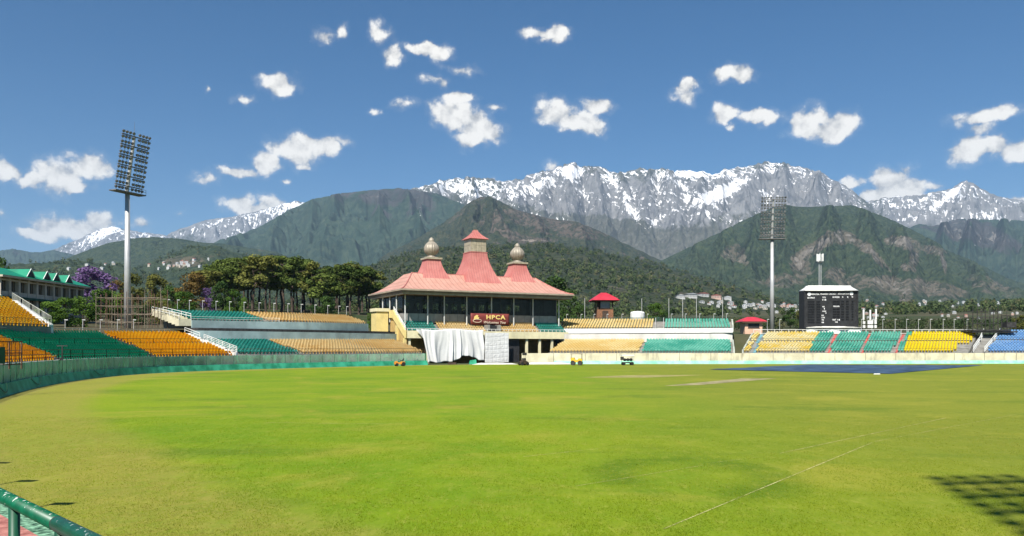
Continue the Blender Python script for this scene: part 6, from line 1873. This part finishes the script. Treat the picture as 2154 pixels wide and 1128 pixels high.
# other trees, each seen on its own
for (nm, kd, vr, lm, px, top, Y, wpx, lab) in [
    ('jacaranda_tree', 'broad', 1, L_LILAC, 190, 560, 178, 104, 'purple flowering jacaranda tree behind the green-roofed building'),
    ('jacaranda_tree', 'broad', 2, L_LILAC, 441, 604, 205, 40, 'small lilac flowering tree among green trees left of the pines'),
    ('broadleaf_tree', 'broad', 3, L_DARK, 2, 536, 172, 44, 'dark tree top above the green roof at the left edge'),
    ('broadleaf_tree', 'broad', 0, L_OLIVE, 276, 572, 200, 62, 'olive brown tree right behind the left floodlight pole'),
    ('broadleaf_tree', 'broad', 2, L_RUST, 250, 588, 190, 52, 'rusty tree just left of the left floodlight pole'),
    ('broadleaf_tree', 'broad', 1, L_OLIVE, 327, 577, 215, 66, 'olive green tree between the left floodlight and the rusty tree'),
    ('broadleaf_tree', 'broad', 3, L_DARK, 362, 600, 190, 58, 'dark green tree low behind the left scaffold'),
    ('broadleaf_tree', 'broad', 2, L_RUST, 402, 572, 205, 88, 'large rusty orange tree left of the pine grove'),
    ('broadleaf_tree', 'broad', 0, L_GREEN, 386, 612, 185, 56, 'green tree in front of the large rusty orange tree'),
    ('broadleaf_tree', 'broad', 1, L_DARK, 468, 592, 198, 50, 'dark green tree at the foot of the first pines'),
    ('broadleaf_tree', 'broad', 2, L_GREEN, 490, 608, 192, 42, 'narrow green tree below the left pines'),
    ('sapling', 'broad', 3, L_GREEN, 514, 624, 180, 24, 'bright green sapling behind the teal upper seats'),
    ('round_shrub', 'bush', 1, L_DARK, 690, 622, 188, 62, 'rounded dark shrub below the right-hand pines'),
    ('round_shrub', 'bush', 0, L_DARK, 660, 640, 186, 32, 'small dark shrub behind the tan upper seats'),
    ('round_shrub', 'bush', 2, L_GREEN, 779, 657, 176, 18, 'clipped green shrub by the stair rail left of the pavilion'),
    ('round_shrub', 'bush', 0, L_GREEN, 105, 634, 122, 64, 'bright green bush nearest the amber seats'),
    ('round_shrub', 'bush', 1, L_GREEN, 140, 625, 126, 66, 'wide bright green bush below the hostel windows'),
    ('round_shrub', 'bush', 2, L_GREEN, 176, 622, 130, 60, 'bright green bush at the right end of the hostel'),
    ('broadleaf_tree', 'broad', 0, L_GREEN, 212, 606, 148, 62, 'bright green tree left of the brown pole scaffold'),
    ('broadleaf_tree', 'broad', 2, L_GREEN, 240, 612, 150, 48, 'bright green tree behind the brown pole scaffold'),
    ('round_shrub', 'bush', 2, L_DARK, 300, 640, 158, 60, 'dark bush behind the scaffold, right of the floodlight pole'),
    ('round_shrub', 'bush', 1, L_OLIVE, 338, 632, 165, 52, 'olive bush at the right end of the brown scaffold'),
    ('broadleaf_tree', 'broad', 1, L_DARK, 1168, 582, 212, 92, 'large dark green tree right behind the pavilion roof'),
    ('broadleaf_tree', 'broad', 3, L_DARK, 1196, 606, 205, 62, 'lower dark green tree between pavilion and brown kiosk'),
    ('round_shrub', 'bush', 0, L_DARK, 1222, 640, 200, 40, 'dark bush beside the brown kiosk'),
    ('broadleaf_tree', 'broad', 0, L_GREEN, 1378, 636, 204, 44, 'bright green tree behind the gap in the right upper tier'),
    ('round_shrub', 'bush', 1, L_DARK, 1398, 655, 206, 40, 'dark bush right of the bright green tree'),
    ('broadleaf_tree', 'broad', 2, L_DARK, 1662, 646, 235, 40, 'dark green tree between the right floodlight and the scoreboard'),
    ('broadleaf_tree', 'broad', 1, L_OLIVE, 1683, 652, 230, 30, 'olive tree touching the left side of the scoreboard'),
    ('broadleaf_tree', 'broad', 3, L_OLIVE, 2146, 662, 190, 40, 'yellow green tree at the right edge behind the blue seats')]:
    tree(nm, kd, vr, lm, px, top, Y, wpx, lab, None, None, 'shrub' if 'shrub' in nm else 'tree')

# ------------------------------------------------------------------ woods of the valley and foothills (uncountable)
from mathutils.bvhtree import BVHTree
def bvh_of(names):
    vs, fs = [], []
    for o in COL.objects:
        if o.name.split('.')[0] in names:
            b0 = len(vs); vs += [v.co.copy() for v in o.data.vertices]; fs += [tuple(b0 + i for i in p.vertices) for p in o.data.polygons]
    return BVHTree.FromPolygons(vs, fs)
LAND = bvh_of(('ground', 'forested_hill', 'green_mountain', 'brown_mountain'))
def land_at(px, py):
    d = Vector(((px - 1077) / FPX, 1.0, (730 - py) / FPX)).normalized()
    loc, nrm, idx, dist = LAND.ray_cast(Vector((0, 0, EYE)), d, 30000)
    return loc
def drop(x, y):
    loc, nrm, idx, dist = LAND.ray_cast(Vector((x, y, 6000)), Vector((0, 0, -1)), 9000)
    return None if loc is None else loc.z
# ------------------------------------------------------------------ far houses
m_hw = [mat('house_white', (0.52, 0.52, 0.50), 0.8, 0.08, 0.1), mat('house_cream', (0.48, 0.43, 0.35), 0.8, 0.08, 0.1), mat('house_pink', (0.52, 0.36, 0.29), 0.8, 0.1, 0.1)]
m_hr = [mat('house_roof_grey', (0.42, 0.43, 0.44), 0.7, 0.1, 0.1), mat('house_roof_red', (0.34, 0.12, 0.09), 0.7, 0.1, 0.1), mat('house_roof_tin', (0.42, 0.44, 0.46), 0.5, 0.1, 0.1)]
m_hwin = mat('house_window', (0.05, 0.06, 0.07), 0.3, 0.1, 0.1)
hw_me = [MB().box(-0.5, 0.5, -0.5, 0.5, -0.6, 1.0).mesh('wall', m) for m in m_hw]
hr_me = [MB().prism([(-0.56, 1.0), (0.56, 1.0), (0.0, 1.34)], 'y', -0.56, 0.56).mesh('roof', m) for m in m_hr]
hwin_me = MB().box(-0.5, 0.5, -0.02, 0.02, 0.0, 1.0).mesh('window', m_hwin)
rnd = random.Random(5)
HOUSES = []
def house(px, py, wpx, label, group, windows=0, depth=None, hgt=None, mi=None):
    loc = land_at(px, py)
    if loc is None or loc.y < 180: return
    w_ = wpx / FPX * loc.y; hgt = (hgt or rnd.uniform(3.0, 5.0)) / FPX * loc.y
    HOUSES.append((px, py, w_ / loc.y * FPX))
    e = empty('hillside_house', loc, rnd.uniform(-0.5, 0.5), label, 'house', group)
    h = hgt; d = w_ * rnd.uniform(0.6, 0.9); i = rnd.randrange(3) if mi is None else mi
    link('wall', hw_me[i if rnd.random() < 0.5 else 0], e, (0, 0, 0), None, (w_, d, h))
    link('roof', hr_me[rnd.choice((0, 1, 2, 2))], e, (0, 0, 0), None, (w_, d, h))
    for f in range(2 if windows else 0):
        for k in range(windows):
            link('window', hwin_me, e, (w_ * ((k + 0.5) / windows - 0.5), -d / 2 - 0.03, h * (0.15 + 0.42 * f)), None, (w_ / windows * 0.5, 1, h * 0.2))
G1 = 'houses of the town right of the pavilion'
for (px, py, w_) in ((1430, 628, 18), (1452, 625, 22), (1478, 624, 22), (1506, 628, 20), (1530, 631, 15)):
    house(px, py, w_, 'long pale multi-storey block in the row above the town', 'row of long blocks above the town', 6, None, 6.0, 0 if px < 1500 else 2)
for k in range(46):
    px = rnd.uniform(1455, 1690); py = 638 + (px - 1455) * 0.055 + rnd.gauss(0, 6.5)
    house(px, py, rnd.uniform(5, 10), 'small pale house of the town between pavilion and scoreboard', G1, 2)
for k in range(34):
    px = rnd.uniform(1815, 2150); py = rnd.uniform(632, 676)
    house(px, py, rnd.uniform(4, 7), 'small scattered house in the wooded valley right of the scoreboard', 'scattered houses in the right valley', 2)
for k in range(26):
    px = rnd.gauss(382, 24); py = 556 - (px - 382) * 0.10 + rnd.gauss(0, 5)
    house(px, py, rnd.uniform(3.5, 6.5), 'small white house of the village on the left wooded hill', 'village houses on the left hill', 0)
for k in range(8):
    px = rnd.uniform(120, 330); py = rnd.uniform(556, 572)
    house(px, py, rnd.uniform(4, 7), 'tiny pale house low on the hillside behind the jacaranda', 'houses low on the left hills', 0)

def blob_template(seed, n, size):
    rng = np.random.default_rng(seed)
    k = max(3, n // 8); cs = [(rng.normal() * 0.22, rng.normal() * 0.22, 0.30 + 0.55 * rng.random()) for _ in range(k)]
    return clump_cards(rng, cs, [0.26 + 0.12 * rng.random() for _ in range(k)], n // k, size, 0.9)[0].reshape(-1, 4, 3)
def woods(name, pts, heights, tints, n, size, lm):
    T = [blob_template(300 + i, n, size) for i in range(6)]
    VS, TI = [], []
    for i, (p, h, ti) in enumerate(zip(pts, heights, tints)):
        a = i * 2.399; c, s = math.cos(a), math.sin(a); q = T[i % 6]
        VS.append(np.stack([(q[..., 0] * c - q[..., 1] * s) * h * 0.95 + p[0], (q[..., 0] * s + q[..., 1] * c) * h * 0.95 + p[1], q[..., 2] * h + p[2]], -1))
        TI.append(np.full(len(q) * 4, ti))
    V = np.concatenate(VS).reshape(-1, 3)
    o = link(name, np_mesh(name, V, np.arange(len(V)).reshape(-1, 4), [lm], attrs={'tint': np.concatenate(TI)}))
    o['kind'] = 'stuff'
    return o
L_WOOD = leaf_mat('valley_wood_leaves', (0.034, 0.058, 0.020), (0.092, 0.122, 0.040), 0.2, (0.130, 0.118, 0.060))
rng = np.random.default_rng(77)
pts, hs = [], []
while len(pts) < 1900:
    Y = 205 + 420 * rng.random() ** 1.3; x = GX(rng.uniform(-40, 2194), Y)
    px = x / Y * FPX + 1077
    if px < 800 and (Y < 330 or rng.random() < 0.5): continue
    if 1060 < px < 1420 and Y < 230: continue
    z = gzs(x, Y); h = rng.uniform(3.2, 7.5)
    if px > 1130:
        h = min(h, GZ(rng.uniform(664, 694), Y) - z)
        if h < 1.5: continue
    pts.append((x, Y, z - 0.3)); hs.append(h)
woods('valley_woods', pts, hs, rng.random(len(pts)), 88, 0.062, L_WOOD)
pts, hs = [], []
while len(pts) < 8500:
    Y = 600 + 2300 * rng.random() ** 1.2; x = GX(rng.uniform(-60, 2214), Y)
    z = drop(x, Y)
    if z is None: continue
    if vnoise(np.array([x * 0.006]), np.array([Y * 0.006]), 5)[0] < 0.30 and rng.random() < 0.7: continue
    h = rng.uniform(7, 13) * (0.55 + 0.45 * min(1, (Y - 550) / 900))
    qx = x / Y * FPX + 1077; qb = 730 - (z - EYE) / Y * FPX
    if any(abs(qx - hx) < hw_ * 0.5 + 4 and hy - 2 < qb < hy + h / Y * FPX + 1 for (hx, hy, hw_) in HOUSES): continue
    pts.append((x, Y, z - 0.5)); hs.append(h)
woods('hillside_woods', pts, hs, rng.random(len(pts)), 24, 0.145, L_WOOD)

# dark green screen fence and a white tank behind the right upper tier
m_screen = net_mat('dark_screen_net', (0.015, 0.040, 0.028), 0.45)
sf = empty('screen_fence', (12, 190, 8.5), 0, 'dark green screen fence behind the right upper tier', 'fence')
for k in range(12):
    x0 = k * 3.0; y0 = -k * 1.05
    MB().add([(x0, y0, 0), (x0 + 2.95, y0 - 1.03, 0), (x0 + 2.95, y0 - 1.03, 1.5), (x0, y0, 1.5)], [(0, 1, 2, 3)]).build('net_panel', m_screen, sf)
    MB().cyl((x0, y0, -1), (x0, y0, 1.6), 0.05, 0.05, 6).build('post', m_pipe, sf)
o = MB().lathe([(1.6, 0), (1.7, 0.1), (1.7, 1.7), (1.5, 2.0), (0.5, 2.15)], n=20).build('water_tank', m_white); o.location = (GX(1341, 190), 190, GZ(674, 190)); tag(o, 'white water tank behind the pale yellow upper seats', 'tank')

# ------------------------------------------------------------------ standing grass of the nearest turf
L_GRASS = leaf_mat('grass_blades', (0.145, 0.220, 0.005), (0.250, 0.310, 0.014), 0.5, (0.340, 0.310, 0.070))
N = 230000
gy = 12.8 + 24.0 * rng.random(N) ** 1.5
gx = (rng.random(N) * 2 - 1) * gy * 0.66
keep = rb(np.arctan2(gy - CEN[1], gx - CEN[0])) - np.hypot(gx - CEN[0], gy - CEN[1]) > 0.5
cl = fbm(gx * 1.7, gy * 0.9, 3, 12); keep &= cl > 0.20 + 0.25 * rng.random(N)
gx, gy, cl = gx[keep], gy[keep], cl[keep]; n = len(gx)
hh = rng.uniform(0.009, 0.026, n) * (0.6 + cl); aa = rng.random(n) * 2 * PI; ww = rng.uniform(0.004, 0.010, n)
lx, ly = rng.normal(size=n) * 0.02, rng.normal(size=n) * 0.02
z0 = np.full(n, 0.010)
V = np.stack([np.stack([gx - np.cos(aa) * ww, gy - np.sin(aa) * ww, z0], -1), np.stack([gx + np.cos(aa) * ww, gy + np.sin(aa) * ww, z0], -1), np.stack([gx + lx, gy + ly, z0 + hh], -1)], 1).reshape(-1, 3)
dryness = 0.30 * sstep(-3, 14, gx - 0.06 * gy) + 0.40 * sstep(6.0, 3.5, rb(np.arctan2(gy - CEN[1], gx - CEN[0])) - np.hypot(gx - CEN[0], gy - CEN[1]))
tint = np.repeat(np.clip(0.20 + 0.5 * rng.random(n) + dryness + 0.6 * (fbm(gx * 0.3, gy * 0.3, 3, 40) - 0.5), 0, 1), 3)
o = link('near_grass', np_mesh('near_grass', V, np.arange(len(V)).reshape(-1, 3), [L_GRASS], attrs={'tint': tint})); o['kind'] = 'stuff'

# ------------------------------------------------------------------ the air
hz = bpy.data.materials.new('haze_air'); hz.use_nodes = True
t = NT(hz.node_tree)
for nd in list(t.n):
    if nd.type == 'BSDF_PRINCIPLED': t.n.remove(nd)
pv = t.add('ShaderNodeVolumePrincipled')
pv.inputs['Color'].default_value = (0.52, 0.74, 1.0, 1)
pv.inputs['Density'].default_value = 3.2e-5
pv.inputs['Anisotropy'].default_value = 0.0
t.l.new(pv.outputs[0], t.n['Material Output'].inputs['Volume'])
ho = MB().box(-24000, 24000, -400, 25500, -30, 2960).build('haze', hz)
ho['kind'] = 'stuff'
